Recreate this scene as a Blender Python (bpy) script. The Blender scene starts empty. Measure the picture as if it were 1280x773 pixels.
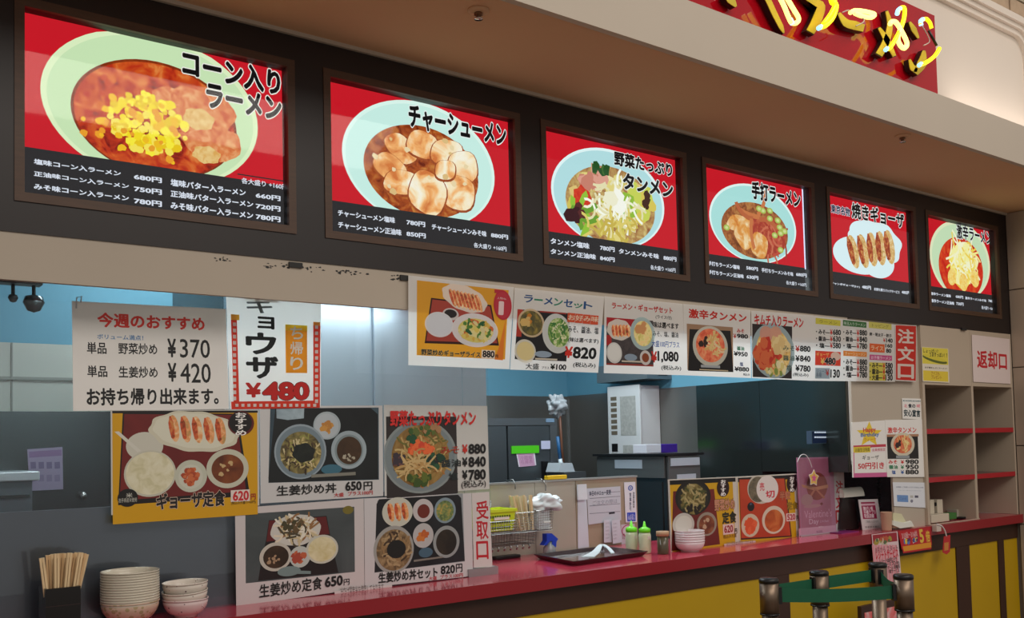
import bpy, bmesh, math, random
from mathutils import Vector, Matrix
from math import sin, cos, pi, radians

C = bpy.context.scene.collection
SC = bpy.context.scene
random.seed(7)

# ------------------------------------------------------------------ camera
FPX, CYP, YAW, PIT, ROL = 1202.87, 500.0, 0.64541, 0.045156, -0.022726
CAM = Vector((0.0, -2.7077, 1.44))

def ray(x, y):
    r = (x - 640) / FPX; u = -(y - CYP) / FPX; d = 1.0
    c, s = cos(ROL), sin(ROL); r, u = c * r - s * u, s * r + c * u
    c, s = cos(PIT), sin(PIT); d, u = c * d - s * u, s * d + c * u
    c, s = cos(YAW), sin(YAW)
    return Vector((c * r + s * d, -s * r + c * d, u))

def at(x, y, X=None, Y=None, Z=None):
    """the point of the plane X=, Y= or Z= that the photograph shows at pixel x, y"""
    v = ray(x, y)
    if Y is not None: t = (Y - CAM.y) / v.y
    elif Z is not None: t = (Z - CAM.z) / v.z
    else: t = (X - CAM.x) / v.x
    return CAM + v * t

cam_d = bpy.data.cameras.new('camera'); cam = bpy.data.objects.new('camera', cam_d); C.objects.link(cam)
o0 = ray(640, CYP)
rt = (ray(640 + FPX, CYP) - o0).normalized(); up = (ray(640, CYP - FPX) - o0).normalized(); bk = -o0.normalized()
m = Matrix((rt, up, bk)).transposed().to_4x4(); m.translation = CAM
cam.matrix_world = m
cam_d.sensor_width = 36; cam_d.lens = FPX / 1280 * 36; cam_d.shift_y = (CYP - 386.5) / 1280
cam_d.clip_start = 0.05
SC.camera = cam

# ------------------------------------------------------------------ world, lights, exposure
SC.view_settings.view_transform = 'Standard'; SC.view_settings.look = 'None'
SC.view_settings.exposure = 0.0; SC.view_settings.gamma = 1.0; SC.view_settings.use_curve_mapping = False
w = bpy.data.worlds.new('world'); SC.world = w; w.use_nodes = True
bg = w.node_tree.nodes['Background']; bg.inputs[0].default_value = (1.0, 0.94, 0.88, 1); bg.inputs[1].default_value = 0.40

def area(name, loc, size, energy, col, rot=(0, 0, 0), sy=None):
    l = bpy.data.lights.new(name, 'AREA'); l.energy = energy; l.color = col; l.size = size
    if sy: l.shape = 'RECTANGLE'; l.size_y = sy
    o = bpy.data.objects.new(name, l); o.location = loc; o.rotation_euler = rot; C.objects.link(o)
    return o
# the food hall's ceiling lights, high over the customers
area('hall_light', (2.0, -4.6, 4.6), 5.0, 118, (1.0, 0.92, 0.83), (radians(28), 0, 0), 2.0)
# the kitchen's fluorescent lamps under its ceiling
area('kitchen_light', (3.1, 1.05, 2.42), 0.9, 18, (0.84, 0.95, 1.0), (0, 0, 0), 0.3)
area('kitchen_light', (1.35, 1.0, 2.42), 0.9, 13, (0.84, 0.95, 1.0), (0, 0, 0), 0.3)
area('tube_light', (1.35, 0.40, 1.99), 1.35, 7, (0.86, 0.96, 1.0), (0, 0, 0), 0.03)
area('order_window_light', (3.4, 0.30, 2.25), 1.2, 9, (0.86, 0.96, 1.0), (0, 0, 0), 0.05)
# added niche fill; cove lamp hidden on the ledge of the upper fascia
area('niche_fill_light', (5.2, -3.2, 6.0), 0.9, 45, (1.0, 0.9, 0.82), (radians(46), 0, 0))  # unseen fill, added to brighten the niche wall
area('cove_light', (4.85, -0.54, 2.925), 1.2, 1.1, (1.0, 0.88, 0.8), (radians(180), 0, 0), 0.02)

# ------------------------------------------------------------------ materials
def lin(v):
    v /= 255.0
    return v / 12.92 if v <= 0.04045 else ((v + 0.055) / 1.055) ** 2.4
def rgb(c): return (lin(c[0]), lin(c[1]), lin(c[2]), 1)
MC = {}
def new_mat(name):
    m = bpy.data.materials.new(name); m.use_nodes = True
    return m, m.node_tree.nodes, m.node_tree.links, m.node_tree.nodes['Principled BSDF']

def mat(name, col, rough=0.5, metal=0.0, noise=0.0, scale=8.0, spec=0.5, bump=0.0, stretch=None, trans=0.0, emis=0.0, coat=0.0):
    """a surface with procedural mottling of its colour and roughness"""
    if name in MC: return MC[name]
    m, N, L, b = new_mat(name)
    b.inputs['Base Color'].default_value = rgb(col); b.inputs['Roughness'].default_value = rough
    b.inputs['Metallic'].default_value = metal; b.inputs['Specular IOR Level'].default_value = spec
    b.inputs['Coat Weight'].default_value = coat; b.inputs['Coat Roughness'].default_value = 0.08
    b.inputs['Transmission Weight'].default_value = trans
    if emis: b.inputs['Emission Color'].default_value = rgb(col); b.inputs['Emission Strength'].default_value = emis
    if noise or bump:
        tc = N.new('ShaderNodeTexCoord'); mp = N.new('ShaderNodeMapping'); nz = N.new('ShaderNodeTexNoise')
        L.new(tc.outputs['Object'], mp.inputs[0]); L.new(mp.outputs[0], nz.inputs['Vector'])
        if stretch: mp.inputs['Scale'].default_value = stretch
        nz.inputs['Scale'].default_value = scale; nz.inputs['Detail'].default_value = 5
        if noise:
            mx = N.new('ShaderNodeMixRGB'); mx.blend_type = 'MULTIPLY'; mx.inputs[0].default_value = 1
            rp = N.new('ShaderNodeValToRGB')
            rp.color_ramp.elements[0].position = 0.3; rp.color_ramp.elements[1].position = 0.7
            k = 1 - noise; rp.color_ramp.elements[0].color = (k, k, k, 1)
            L.new(nz.outputs[0], rp.inputs[0]); mx.inputs[1].default_value = rgb(col)
            L.new(rp.outputs[0], mx.inputs[2]); L.new(mx.outputs[0], b.inputs['Base Color'])
        if bump:
            bp = N.new('ShaderNodeBump'); bp.inputs['Strength'].default_value = bump; bp.inputs['Distance'].default_value = 0.01
            L.new(nz.outputs[0], bp.inputs['Height']); L.new(bp.outputs[0], b.inputs['Normal'])
    MC[name] = m
    return m

def ink(col, em=0.0, tl=0.0):
    """flat print: backlit (em) or on paper that lets some light through (tl)"""
    key = 'ink_%d_%d_%d_%g_%g' % (col[0], col[1], col[2], em, tl)
    if key in MC: return MC[key]
    m, N, L, b = new_mat(key)
    if em:
        b.inputs['Base Color'].default_value = (0, 0, 0, 1); b.inputs['Specular IOR Level'].default_value = 0
        b.inputs['Emission Color'].default_value = rgb(col); b.inputs['Emission Strength'].default_value = em
    else:
        b.inputs['Base Color'].default_value = rgb(col); b.inputs['Roughness'].default_value = 0.45
        if tl:
            t = N.new('ShaderNodeBsdfTranslucent'); t.inputs[0].default_value = rgb(col)
            mx = N.new('ShaderNodeMixShader'); mx.inputs[0].default_value = tl
            L.new(b.outputs[0], mx.inputs[1]); L.new(t.outputs[0], mx.inputs[2])
            L.new(mx.outputs[0], N['Material Output'].inputs[0])
    MC[key] = m
    return m

def food(name, cols, scale=60, em=0.0, vor=False, rough=0.4):
    """printed food photograph: a mottle of the food's colours"""
    key = 'food_%s_%g' % (name, em)
    if key in MC: return MC[key]
    m, N, L, b = new_mat(key)
    tc = N.new('ShaderNodeTexCoord')
    nz = N.new('ShaderNodeTexNoise'); nz.inputs['Scale'].default_value = scale; nz.inputs['Detail'].default_value = 4
    nz.inputs['Distortion'].default_value = 0.8
    L.new(tc.outputs['Object'], nz.inputs['Vector'])
    rp = N.new('ShaderNodeValToRGB'); e = rp.color_ramp.elements
    n = len(cols)
    while len(e) < n: e.new(0.5)
    for i, c in enumerate(cols):
        e[i].position = 0.30 + 0.40 * i / max(1, n - 1); e[i].color = rgb(c)
    L.new(nz.outputs[0], rp.inputs[0])
    if em:
        b.inputs['Base Color'].default_value = (0, 0, 0, 1); b.inputs['Specular IOR Level'].default_value = 0
        L.new(rp.outputs[0], b.inputs['Emission Color']); b.inputs['Emission Strength'].default_value = em
    else:
        L.new(rp.outputs[0], b.inputs['Base Color']); b.inputs['Roughness'].default_value = rough
    MC[key] = m
    return m

def steel(name, col=(150, 155, 158), rough=0.28, stretch=(1, 1, 0.3), bump=0.0, metal=0.72):
    return mat(name, col, rough, metal, noise=0.12, scale=2.2, stretch=stretch, bump=bump)

def glassy(name, fac=0.07, rough=0.02, tint=(245, 250, 250)):
    if name in MC: return MC[name]
    m, N, L, b = new_mat(name)
    N.remove(b)
    t = N.new('ShaderNodeBsdfTransparent'); t.inputs[0].default_value = rgb(tint)
    g = N.new('ShaderNodeBsdfGlossy'); g.inputs['Roughness'].default_value = rough
    fr = N.new('ShaderNodeLayerWeight'); fr.inputs[0].default_value = 0.5
    pw = N.new('ShaderNodeMath'); pw.operation = 'POWER'; pw.inputs[1].default_value = 4.0
    ma = N.new('ShaderNodeMath'); ma.operation = 'MULTIPLY_ADD'; ma.inputs[1].default_value = 0.6; ma.inputs[2].default_value = fac
    L.new(fr.outputs['Facing'], pw.inputs[0]); L.new(pw.outputs[0], ma.inputs[0])
    mx = N.new('ShaderNodeMixShader'); L.new(ma.outputs[0], mx.inputs[0])
    L.new(t.outputs[0], mx.inputs[1]); L.new(g.outputs[0], mx.inputs[2])
    L.new(mx.outputs[0], N['Material Output'].inputs[0])
    MC[name] = m
    return m

# ------------------------------------------------------------------ mesh helpers
def tag(o, label=None, cat=None, group=None, kind=None):
    if label: o['label'] = label
    if cat: o['category'] = cat
    if group: o['group'] = group
    if kind: o['kind'] = kind
    return o
def link(name, me, parent=None):
    o = bpy.data.objects.new(name, me); C.objects.link(o)
    if parent is not None: o.parent = parent
    return o
def empty(name, loc, label, cat, group=None):
    o = bpy.data.objects.new(name, None); o.empty_display_size = 0.05; C.objects.link(o); o.location = loc
    return tag(o, label, cat, group)

class MB:
    """collects shapes (world or local coordinates), then links them as one mesh object"""
    def __init__(s): s.bm = bmesh.new(); s.mats = []
    def mi(s, m):
        if m not in s.mats: s.mats.append(m)
        return s.mats.index(m)
    def _fin(s, faces, m):
        i = s.mi(m)
        for f in faces: f.material_index = i
    def box(s, a, b, m, bev=0.0):
        x0, x1 = sorted((a[0], b[0])); y0, y1 = sorted((a[1], b[1])); z0, z1 = sorted((a[2], b[2]))
        v = [s.bm.verts.new((x, y, z)) for z in (z0, z1) for y in (y0, y1) for x in (x0, x1)]
        F = [s.bm.faces.new([v[i] for i in q]) for q in ((0, 2, 3, 1), (4, 5, 7, 6), (0, 1, 5, 4), (2, 6, 7, 3), (0, 4, 6, 2), (1, 3, 7, 5))]
        s._fin(F, m)
        if bev:
            ed = list({e for f in F for e in f.edges})
            r = bmesh.ops.bevel(s.bm, geom=ed, offset=bev, segments=2, affect='EDGES', profile=0.5)
            s._fin(r['faces'], m)
        return s
    def prism(s, pts, d, m):
        """polygon pts (3D, planar) extruded by vector d"""
        d = Vector(d); n = len(pts)
        a = [s.bm.verts.new(p) for p in pts]; b = [s.bm.verts.new(Vector(p) + d) for p in pts]
        F = [s.bm.faces.new(a), s.bm.faces.new(b[::-1])] + [s.bm.faces.new((a[i], b[i], b[(i + 1) % n], a[(i + 1) % n])) for i in range(n)]
        s._fin(F, m); return s
    def poly(s, pts, m):
        f = s.bm.faces.new([s.bm.verts.new(p) for p in pts]); s._fin([f], m); return s
    def tube(s, pts, r, m, n=6, cap=True, closed=False):
        pts = [Vector(p) for p in pts]; rings = []
        N = len(pts)
        ref = None
        for i, p in enumerate(pts):
            if closed: t = pts[(i + 1) % N] - pts[i - 1]
            else: t = pts[min(i + 1, N - 1)] - pts[max(i - 1, 0)]
            t.normalize()
            if ref is None: ref = Vector((0, 0, 1)) if abs(t.z) < 0.9 else Vector((1, 0, 0))
            u = t.cross(ref)
            if u.length < 1e-5: u = t.orthogonal()
            u.normalize(); v = t.cross(u).normalized(); ref = -v if False else u.cross(t)
            rr = r[i] if isinstance(r, (list, tuple)) else r
            rings.append([s.bm.verts.new(p + (u * cos(2 * pi * k / n) + v * sin(2 * pi * k / n)) * rr) for k in range(n)])
        F = []
        for i in range(N if closed else N - 1):
            A, B = rings[i], rings[(i + 1) % N]
            for k in range(n): F.append(s.bm.faces.new((A[k], A[(k + 1) % n], B[(k + 1) % n], B[k])))
        if cap and not closed: F += [s.bm.faces.new(rings[0][::-1]), s.bm.faces.new(rings[-1])]
        for f in F: f.smooth = n > 5
        s._fin(F, m); return s
    def lathe(s, prof, m, c=(0, 0, 0), n=32, sx=1, sy=1, tilt=None):
        c = Vector(c); rings = []
        for r, z in prof:
            ring = []
            for k in range(n):
                p = Vector((cos(2 * pi * k / n) * r * sx, sin(2 * pi * k / n) * r * sy, z))
                if tilt is not None: p = tilt @ p
                ring.append(s.bm.verts.new(c + p))
            rings.append(ring)
        F = []
        for A, B in zip(rings, rings[1:]):
            for k in range(n): F.append(s.bm.faces.new((A[k], A[(k + 1) % n], B[(k + 1) % n], B[k])))
        if prof[0][0] > 1e-4: F.append(s.bm.faces.new(rings[0][::-1]))
        if prof[-1][0] > 1e-4: F.append(s.bm.faces.new(rings[-1]))
        for f in F: f.smooth = True
        s._fin(F, m); return s
    def build(s, name, parent=None, norm=True, at0=None):
        if norm: bmesh.ops.recalc_face_normals(s.bm, faces=s.bm.faces)
        if at0 is not None: bmesh.ops.translate(s.bm, verts=s.bm.verts, vec=-Vector(at0))
        me = bpy.data.meshes.new(name); s.bm.to_mesh(me); s.bm.free()
        for m in s.mats: me.materials.append(m)
        o = link(name, me, parent)
        if at0 is not None: o.location = at0
        elif parent is not None: o.matrix_parent_inverse = Matrix.Translation(parent.location).inverted()
        return o
def B(name, a, b, m, parent=None, bev=0.0): return MB().box(a, b, m, bev).build(name, parent)
def struct(name, a, b, m, parent=None):
    o = B(name, a, b, m, parent)
    if parent is None: tag(o, kind='structure')
    return o

TCU = bpy.data.curves.new('glyphs', 'FONT'); TOB = bpy.data.objects.new('glyphs', TCU)
TCACHE = {}
def glyphs(body):
    k = body
    if k not in TCACHE:
        TCU.body = body; TCU.resolution_u = 3; TCU.space_line = 0.9
        me = TOB.to_mesh()
        TCACHE[k] = ([(v.co.x, v.co.y) for v in me.vertices], [tuple(p.vertices) for p in me.polygons])
        TOB.to_mesh_clear()
    return TCACHE[k]

class Sheet:
    """A printed sheet on a plane Y=const. corners: TL TR BR BL as (X, Z) world points. crop=(x0,y0,s): the
    coordinates in which its print was measured; they are turned into positions on the sheet itself."""
    def __init__(s, corners, Y, crop=(0, 0, 1), em=0.0, tl=0.0, thick=0.0012):
        s.c = [Vector((p[0], p[1])) for p in corners]; s.Y = Y; s.crop = crop; s.em = em; s.tl = tl; s.th = thick
        s.parts = {}; s.layer = 0
    @classmethod
    def px(cls, quad, Y, crop=(0, 0, 1), **k):
        x0, y0, sc = crop
        pts = []
        for x, y in quad:
            p = at(x0 + x / sc, y0 + y / sc, Y=Y); pts.append((p.x, p.z))
        return cls(pts, Y, crop, **k)
    def col(s, c): return ink(c, s.em, s.tl) if isinstance(c, tuple) else c
    def xz(s, x, y):
        x0, y0, sc = s.crop; p = at(x0 + x / sc, y0 + y / sc, Y=s.Y); return Vector((p.x, p.z))
    def uvw(s, u, v):
        a, b, c, d = s.c
        return a * (1 - u) * (1 - v) + b * u * (1 - v) + c * u * v + d * (1 - u) * v
    def inv(s, p):
        u = v = 0.5
        for _ in range(8):
            q = s.uvw(u, v) - p
            du = (s.uvw(u + 1e-3, v) - s.uvw(u, v)) / 1e-3; dv = (s.uvw(u, v + 1e-3) - s.uvw(u, v)) / 1e-3
            det = du.x * dv.y - du.y * dv.x
            u -= (q.x * dv.y - q.y * dv.x) / det; v -= (du.x * q.y - du.y * q.x) / det
        return u, v
    def uv(s, x, y): return s.inv(s.xz(x, y))
    def mb(s, part):
        if part not in s.parts: s.parts[part] = MB()
        return s.parts[part]
    def face(s, pts, c, part='print'):
        s.layer += 1
        y = s.Y - s.th - 0.000012 * s.layer - 0.0001
        s.mb(part).poly([(p.x, y, p.y) for p in pts], s.col(c))
    def clip(s, pts):
        """keep a shape inside the sheet"""
        a, b, c_, d = s.c; out = []
        for p in pts:
            u, v = s.inv(p); out.append(s.uvw(min(1, max(0, u)), min(1, max(0, v))))
        return out
    def rect(s, x0, y0, x1, y1, c, part='print'):
        u0, v0 = s.uv(x0, y0); u1, v1 = s.uv(x1, y1)
        s.face([s.uvw(u0, v0), s.uvw(u1, v0), s.uvw(u1, v1), s.uvw(u0, v1)], c, part)
    def urect(s, u0, v0, u1, v1, c, part='print'):
        s.face([s.uvw(u0, v0), s.uvw(u1, v0), s.uvw(u1, v1), s.uvw(u0, v1)], c, part)
    def shape(s, pts, c, part='print', clip=True):
        P = [s.xz(x, y) for x, y in pts]
        s.face(s.clip(P) if clip else P, c, part)
    def rad(s, cx, cy, rx, ry):
        c = s.xz(cx, cy); return c, (s.xz(cx + rx, cy) - s.xz(cx - rx, cy)).x / 2, (s.xz(cx, cy - ry) - s.xz(cx, cy + ry)).y / 2
    def ell(s, cx, cy, rx, ry, c, n=40, rot=0, wav=0, wn=6, part='print', a0=0, a1=2 * pi):
        o, rx, ry = s.rad(cx, cy, rx, ry); P = []
        for k in range(n):
            a = a0 + (a1 - a0) * k / (n if a1 - a0 > 6.2 else n - 1); q = 1 + wav * sin(wn * a)
            x, y = rx * cos(a) * q, ry * sin(a) * q
            P.append(o + Vector((x * cos(rot) - y * sin(rot), x * sin(rot) + y * cos(rot))))
        s.face(s.clip(P), c, part)
    def blobs(s, cx, cy, rx, ry, n, size, cols, seed=1, asp=1.0, seg=7, irr=0.3):
        R = random.Random(seed); o, RX, RY = s.rad(cx, cy, rx, ry); sz = s.rad(cx, cy, size, size)[1]
        for i in range(n):
            a = R.uniform(0, 2 * pi); q = math.sqrt(R.random()); t = R.uniform(0, pi); k = R.uniform(0.6, 1.25)
            c0 = o + Vector((RX * q * cos(a), RY * q * sin(a))); P = []
            for j in range(seg):
                b = 2 * pi * j / seg; g = sz * k * (1 + R.uniform(-irr, irr)); x, y = g * cos(b), g * asp * sin(b)
                P.append(c0 + Vector((x * cos(t) - y * sin(t), x * sin(t) + y * cos(t))))
            s.face(s.clip(P), R.choice(cols))
    def strands(s, cx, cy, rx, ry, n, ln, wd, cols, seed=1):
        R = random.Random(seed); o, RX, RY = s.rad(cx, cy, rx, ry); L_ = s.rad(cx, cy, ln, ln)[1]; W_ = s.rad(cx, cy, wd, wd)[1]
        for i in range(n):
            a = R.uniform(0, 2 * pi); q = math.sqrt(R.random()); p = o + Vector((RX * q * cos(a), RY * q * sin(a)))
            t = R.uniform(0, 2 * pi); A = []; Bq = []; k = R.uniform(-0.5, 0.5)
            for j in range(5):
                d = Vector((cos(t), sin(t))); nn = Vector((-d.y, d.x)) * W_ * 0.5
                A.append(p + nn); Bq.append(p - nn); p = p + d * L_ / 4; t += k
            s.face(s.clip(A + Bq[::-1]), R.choice(cols))
    def gyoza(s, cx, cy, ln, wd, rot, a=(196, 120, 60), b=(226, 196, 140)):
        """one pan-fried dumpling: pale skin and a browned ridge"""
        s.ell(cx + wd * 0.35, cy, wd, ln, s.f('gyskin', [(190, 150, 90), b, (240, 220, 175)]), n=16, rot=rot)
        s.ell(cx - wd * 0.15, cy - ln * .05, wd * 0.55, ln * 0.86, s.f('gybrown', [(120, 55, 20), a, (215, 150, 80)]), n=14, rot=rot, wav=0.08, wn=5)
    def f(s, name, cols, scale=60): return food(name, cols, scale, s.em)
    def text(s, body, x0, y0, x1, y1, c, bold=0.02, out=None, ow=0.05, part='lettering', shear=0.0, rot=0):
        bold = min(bold, .046 if out else .038)
        if rot == 0:
            u0, v0 = s.uv(x0, y0); u1, v1 = s.uv(x1, y1)
        V, F = glyphs(body)
        if not V: return
        ax = min(v[0] for v in V); bx = max(v[0] for v in V); ay = min(v[1] for v in V); by = max(v[1] for v in V)
        ax -= bold; bx += bold; ay -= bold; by += bold
        def put(rad, c, rings):
            # strokes thickened by laying the same glyph down slightly shifted, as a print's bold weight
            s.layer += 1; y = s.Y - s.th - 0.000012 * s.layer - 0.0001
            mb = s.mb(part); i = mb.mi(s.col(c)); j = 0
            sh = [(0, 0)] + [(rad * cos(2 * pi * k / rings), rad * sin(2 * pi * k / rings)) for k in range(rings)] if rad > 0.004 else [(0, 0)]
            for dx, dz in sh:
                vs = []; j += 1
                for (x, z) in V:
                    fu = (x + dx - ax) / (bx - ax + 1e-9); fv = (by - z - dz) / (by - ay + 1e-9)
                    q = s.uvw(u0 + (u1 - u0) * fu, v0 + (v1 - v0) * fv)
                    vs.append(mb.bm.verts.new((q.x, y - 0.000001 * j, q.y)))
                for f in F:
                    try: mb.bm.faces.new([vs[k] for k in f]).material_index = i
                    except ValueError: pass
        if out: put(bold + ow, out, 10)
        put(bold, c, 8 if bold > .025 else 4)
    def vtext(s, body, x0, y0, x1, y1, c, **k):
        """vertical writing, one character under another"""
        n = len(body); 
        u0, v0 = s.uv(x0, y0); u1, v1 = s.uv(x1, y1)
        for i, ch in enumerate(body):
            ya = y0 + (y1 - y0) * (i + 0.06) / n; yb = y0 + (y1 - y0) * (i + 0.94) / n
            s.text(ch, x0, ya, x1, yb, c, **k)
    def build(s, name, base, label, cat, group=None, parent=None, back=None):
        b = MB(); m = s.col(base)
        P = [(p.x, s.Y, p.y) for p in s.c]
        if s.tl:
            b.poly([(p.x, s.Y - s.th, p.y) for p in s.c], m)
        else:
            b.prism(P, (0, -s.th, 0), m)
        o = b.build(name, parent)
        if parent is None: tag(o, label, cat, group)
        for nm in ('print', 'lettering'):
            if nm in s.parts: s.parts[nm].build({'print': 'picture_print'}.get(nm, nm), o, norm=False)
        return o

# colours
WHITE, BLACK, RED, PAPER = (245, 244, 240), (18, 18, 20), (205, 30, 32), (238, 236, 232)
# ================================================================== THE SETTING
XE = 5.6825; ZC = 0.965; ZB0, ZB1 = 2.0094, 2.718
m_band = mat('dark_brown_laminate', (28, 17, 15), 0.45, noise=0.15, scale=3)
m_frame = mat('brown_frame_wood', (84, 58, 40), 0.5, noise=0.25, scale=14, stretch=(1, 1, 8))
m_plaster = mat('beige_plaster', (188, 176, 160), 0.75, noise=0.05, scale=2.5)
m_soffit = mat('soffit_plaster', (218, 176, 138), 0.85, noise=0.04, scale=1.5)
m_white = mat('white_painted_plaster', (226, 214, 200), 0.7, noise=0.04, scale=2)
m_tilewall = mat('beige_wall_tile', (176, 158, 140), 0.45, noise=0.10, scale=5)
m_blue = mat('kitchen_blue_wall', (106, 168, 192), 0.55, noise=0.08, scale=2)
m_ktile = mat('kitchen_white_board', (196, 200, 190), 0.4, noise=0.06, scale=3)
m_ksteel = steel('kitchen_wall_steel', (142, 142, 138), 0.30)
m_dsteel = steel('dark_steel', (96, 100, 102), 0.25)
m_floor = mat('hall_floor_tile', (120, 100, 84), 0.35, noise=0.15, scale=3)

# floor of the hall and of the kitchen
struct('floor', (-4, -8, -0.05), (9, 3.2, 0), m_floor)

# the dark band with its six openings
BX = [0.4573 + 0.87 * i for i in range(6)]; BW = 0.774
FZ0, FZ1 = 2.0906, 2.6285
mb = MB()
mb.box((-2.2, 0, ZB0), (XE, 0.12, FZ0 + 0.004), m_band); mb.box((-2.2, 0, FZ1 - 0.004), (XE, 0.12, ZB1), m_band)
xs = [-2.2] + sum([[x + 0.004, x + BW - 0.004] for x in BX], []) + [XE]
for i in range(0, len(xs), 2): mb.box((xs[i], 0, FZ0 + 0.004), (xs[i + 1], 0.12, FZ1 - 0.004), m_band)
tag(mb.build('wall_front'), kind='structure')
# thin pale bead between band and soffit
struct('trim_1', (-2.2, -0.012, ZB1 - 0.012), (XE, 0.0, ZB1), m_plaster)
# soffit, ledge, upper wall
LY = -0.556
mb = MB(); mb.box((-2.2, LY, ZB1), (9.0, 0.14, ZB1 + 0.10), m_soffit)
tag(mb.build('ceiling'), kind='structure')
struct('trim_2', (-2.2, LY - 0.004, ZB1 - 0.004), (9.0, LY + 0.02, 2.907), mat('ledge_paint', (194, 182, 166), 0.7, noise=0.04, scale=2))
# right wall returning towards the customers, tiled
rw = struct('wall_right', (XE + 0.012, LY + 0.02, 0), (9.0, 0.14, ZB1), mat('dark_grout', (120, 108, 96), 0.9))
for iz in range(6):
    for iy in range(1):
        B('tile', (XE, LY + 0.024, 0.003 + iz * 0.453), (XE + 0.014, -0.002, min(0.45 + iz * 0.453, ZB1 - 0.002)), m_tilewall, rw, 0.002)
for iz in range(6):
    for ix in range(4): B('tile', (XE + .002 + ix * .80, LY + .008, 0.003 + iz * 0.453), (XE + .798 + ix * .80, LY + .0199, min(0.45 + iz * 0.453, ZB1 - 0.005)), m_tilewall, rw, 0.002)
# upper wall with the rounded niche, moulding rings and bricks above
NY = -0.45; NX1 = 5.0; NZ1 = 3.425; NR = 0.10
struct('wall_upper', (-2.2, NY, 2.82), (9.0, NY + 0.1, 4.4), m_white)
def arch(o):   # outline of the niche's moulding grown by o
    P = []
    for k in range(9):
        a = k / 8 * pi / 2
        P.append((NX1 - NR + (NR + o) * sin(a), NZ1 - NR + (NR + o) * cos(a)))
    return [(-2.0, NZ1 + o)] + P + [(NX1 + o, 2.82)]
for i, (o0_, o1_, dy) in enumerate(((0.0, 0.028, 0.022), (0.028, 0.052, 0.036), (0.052, 0.085, 0.050))):
    a, b = arch(o0_), arch(o1_); mb = MB()
    for k in range(len(a) - 1):
        mb.prism([(a[k][0], NY, a[k][1]), (a[k + 1][0], NY, a[k + 1][1]), (b[k + 1][0], NY, b[k + 1][1]), (b[k][0], NY, b[k][1])], (0, -dy, 0), m_white)
    tag(mb.build('trim_%d' % (3 + i)), kind='structure')
m_brick = [mat('olive_brick', (176, 166, 142), 0.8, noise=0.2, scale=20, bump=0.3), mat('tan_brick', (186, 160, 132), 0.8, noise=0.2, scale=20, bump=0.3),
           mat('orange_brick', (190, 132, 98), 0.8, noise=0.2, scale=20, bump=0.3)]
bw = struct('wall_brick', (3.9, NY - 0.012, NZ1 + 0.085), (9.0, NY, 3.99), mat('brick_mortar', (110, 100, 84), 0.95))
R = random.Random(3); meshes = []
for k in range(3):
    mm = MB(); mm.box((0, -0.03, 0), (0.205, 0, 0.072), m_brick[k], 0.004)
    oo = mm.build('brick', bw); meshes.append(oo.data); bpy.data.objects.remove(oo)
for row in range(6):
    for k in range(23):
        x = 3.95 + k * 0.213 + (row % 2) * 0.10; z = NZ1 + 0.09 + row * 0.079
        br = bpy.data.objects.new('brick', meshes[2 if row in (2,) else (R.random() < 0.3)]); C.objects.link(br)
        br.parent = bw; br.location = (x, NY - 0.012 + R.uniform(-.003, .003), z)
struct('trim_7', (3.9, NY - 0.10, NZ1 + 0.09 + 6 * 0.079), (9.0, NY, 4.4), m_white)

# sprinkler heads in the soffit
for (px, py, w_) in ((598, 13, 'left of the ledge lettering, above the second menu box'), (1128, 170, 'near the right end of the soffit')):
    p = at(px, py, Z=ZB1)
    t = empty('sprinkler_head', (p.x, p.y, ZB1), 'small round fire sprinkler in the brown soffit ' + ('above the second menu box' if px < 700 else 'below the red neon sign'), 'sprinkler', 'sprinklers in the soffit')
    MB().lathe([(0.0, 0), (0.033, 0), (0.033, -0.004), (0.020, -0.008), (0, -0.008)], m_soffit, (p.x, p.y, ZB1), 20).build('escutcheon', t)
    MB().lathe([(0.0, -0.006), (0.012, -0.006), (0.013, -0.014), (0.007, -0.016), (0.007, -0.024), (0, -0.024)], mat('bronze', (120, 84, 60), 0.3, 0.9), (p.x, p.y, ZB1), 14).build('nozzle', t)
    MB().lathe([(0.0, -0.025), (0.013, -0.025), (0.013, -0.027), (0, -0.027)], mat('chrome', (220, 220, 220), 0.12, 1.0), (p.x, p.y, ZB1), 14).build('deflector', t)

# header under the band, column by the order window
mb = MB(); mb.box((-2.2, 0.004, 1.886), (4.077, 0.022, ZB0 + 0.002), m_plaster)
hd = tag(mb.build('wall_header'), kind='structure')
m_tape = mat('torn_black_tape', (28, 27, 26), 0.6)
R = random.Random(5); mb = MB()
for (ax, ay, n, sx) in ((278, 323, 9, 10), (345, 331, 14, 16), (392, 336, 12, 14), (440, 340, 16, 20), (493, 346, 8, 7), (425, 340, 6, 5)):
    for k in range(n):
        q = at(ax + R.uniform(-sx, sx), ay + R.uniform(-1.8, 4), Y=0.003); r0 = R.uniform(.0015, .006)
        mb.poly([(q.x + r0 * cos(a) * R.uniform(.5, 1.6), 0.0036 - k * 1e-5, q.z + r0 * sin(a) * R.uniform(.3, .9)) for a in (0, 1.1, 2.3, 3.4, 4.6, 5.5)], m_tape)
mb.build('tape_residue', hd, norm=False)
for (ax, ay, w_, h_) in ((369.5, 331.5, 8.5, 8), (505, 347.5, 5, 7.5), (1203, 412, 3, 3.5)):
    a, b = at(ax - w_, ay - h_ / 2, Y=0.0), at(ax + w_, ay + h_ / 2, Y=0.0)
    tag(B('tape_square', (a.x, 0.0035 if ax < 900 else -0.004, b.z), (b.x, -0.003 if ax < 900 else -0.012, a.z), m_tape),
        'small black tape square on the beige header ' + ('above the dumpling takeout poster' if ax < 400 else 'left of the yellow dumpling rice poster' if ax < 900 else 'above the return counter shelves'), 'tape', 'black tape squares under the menu band')
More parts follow.
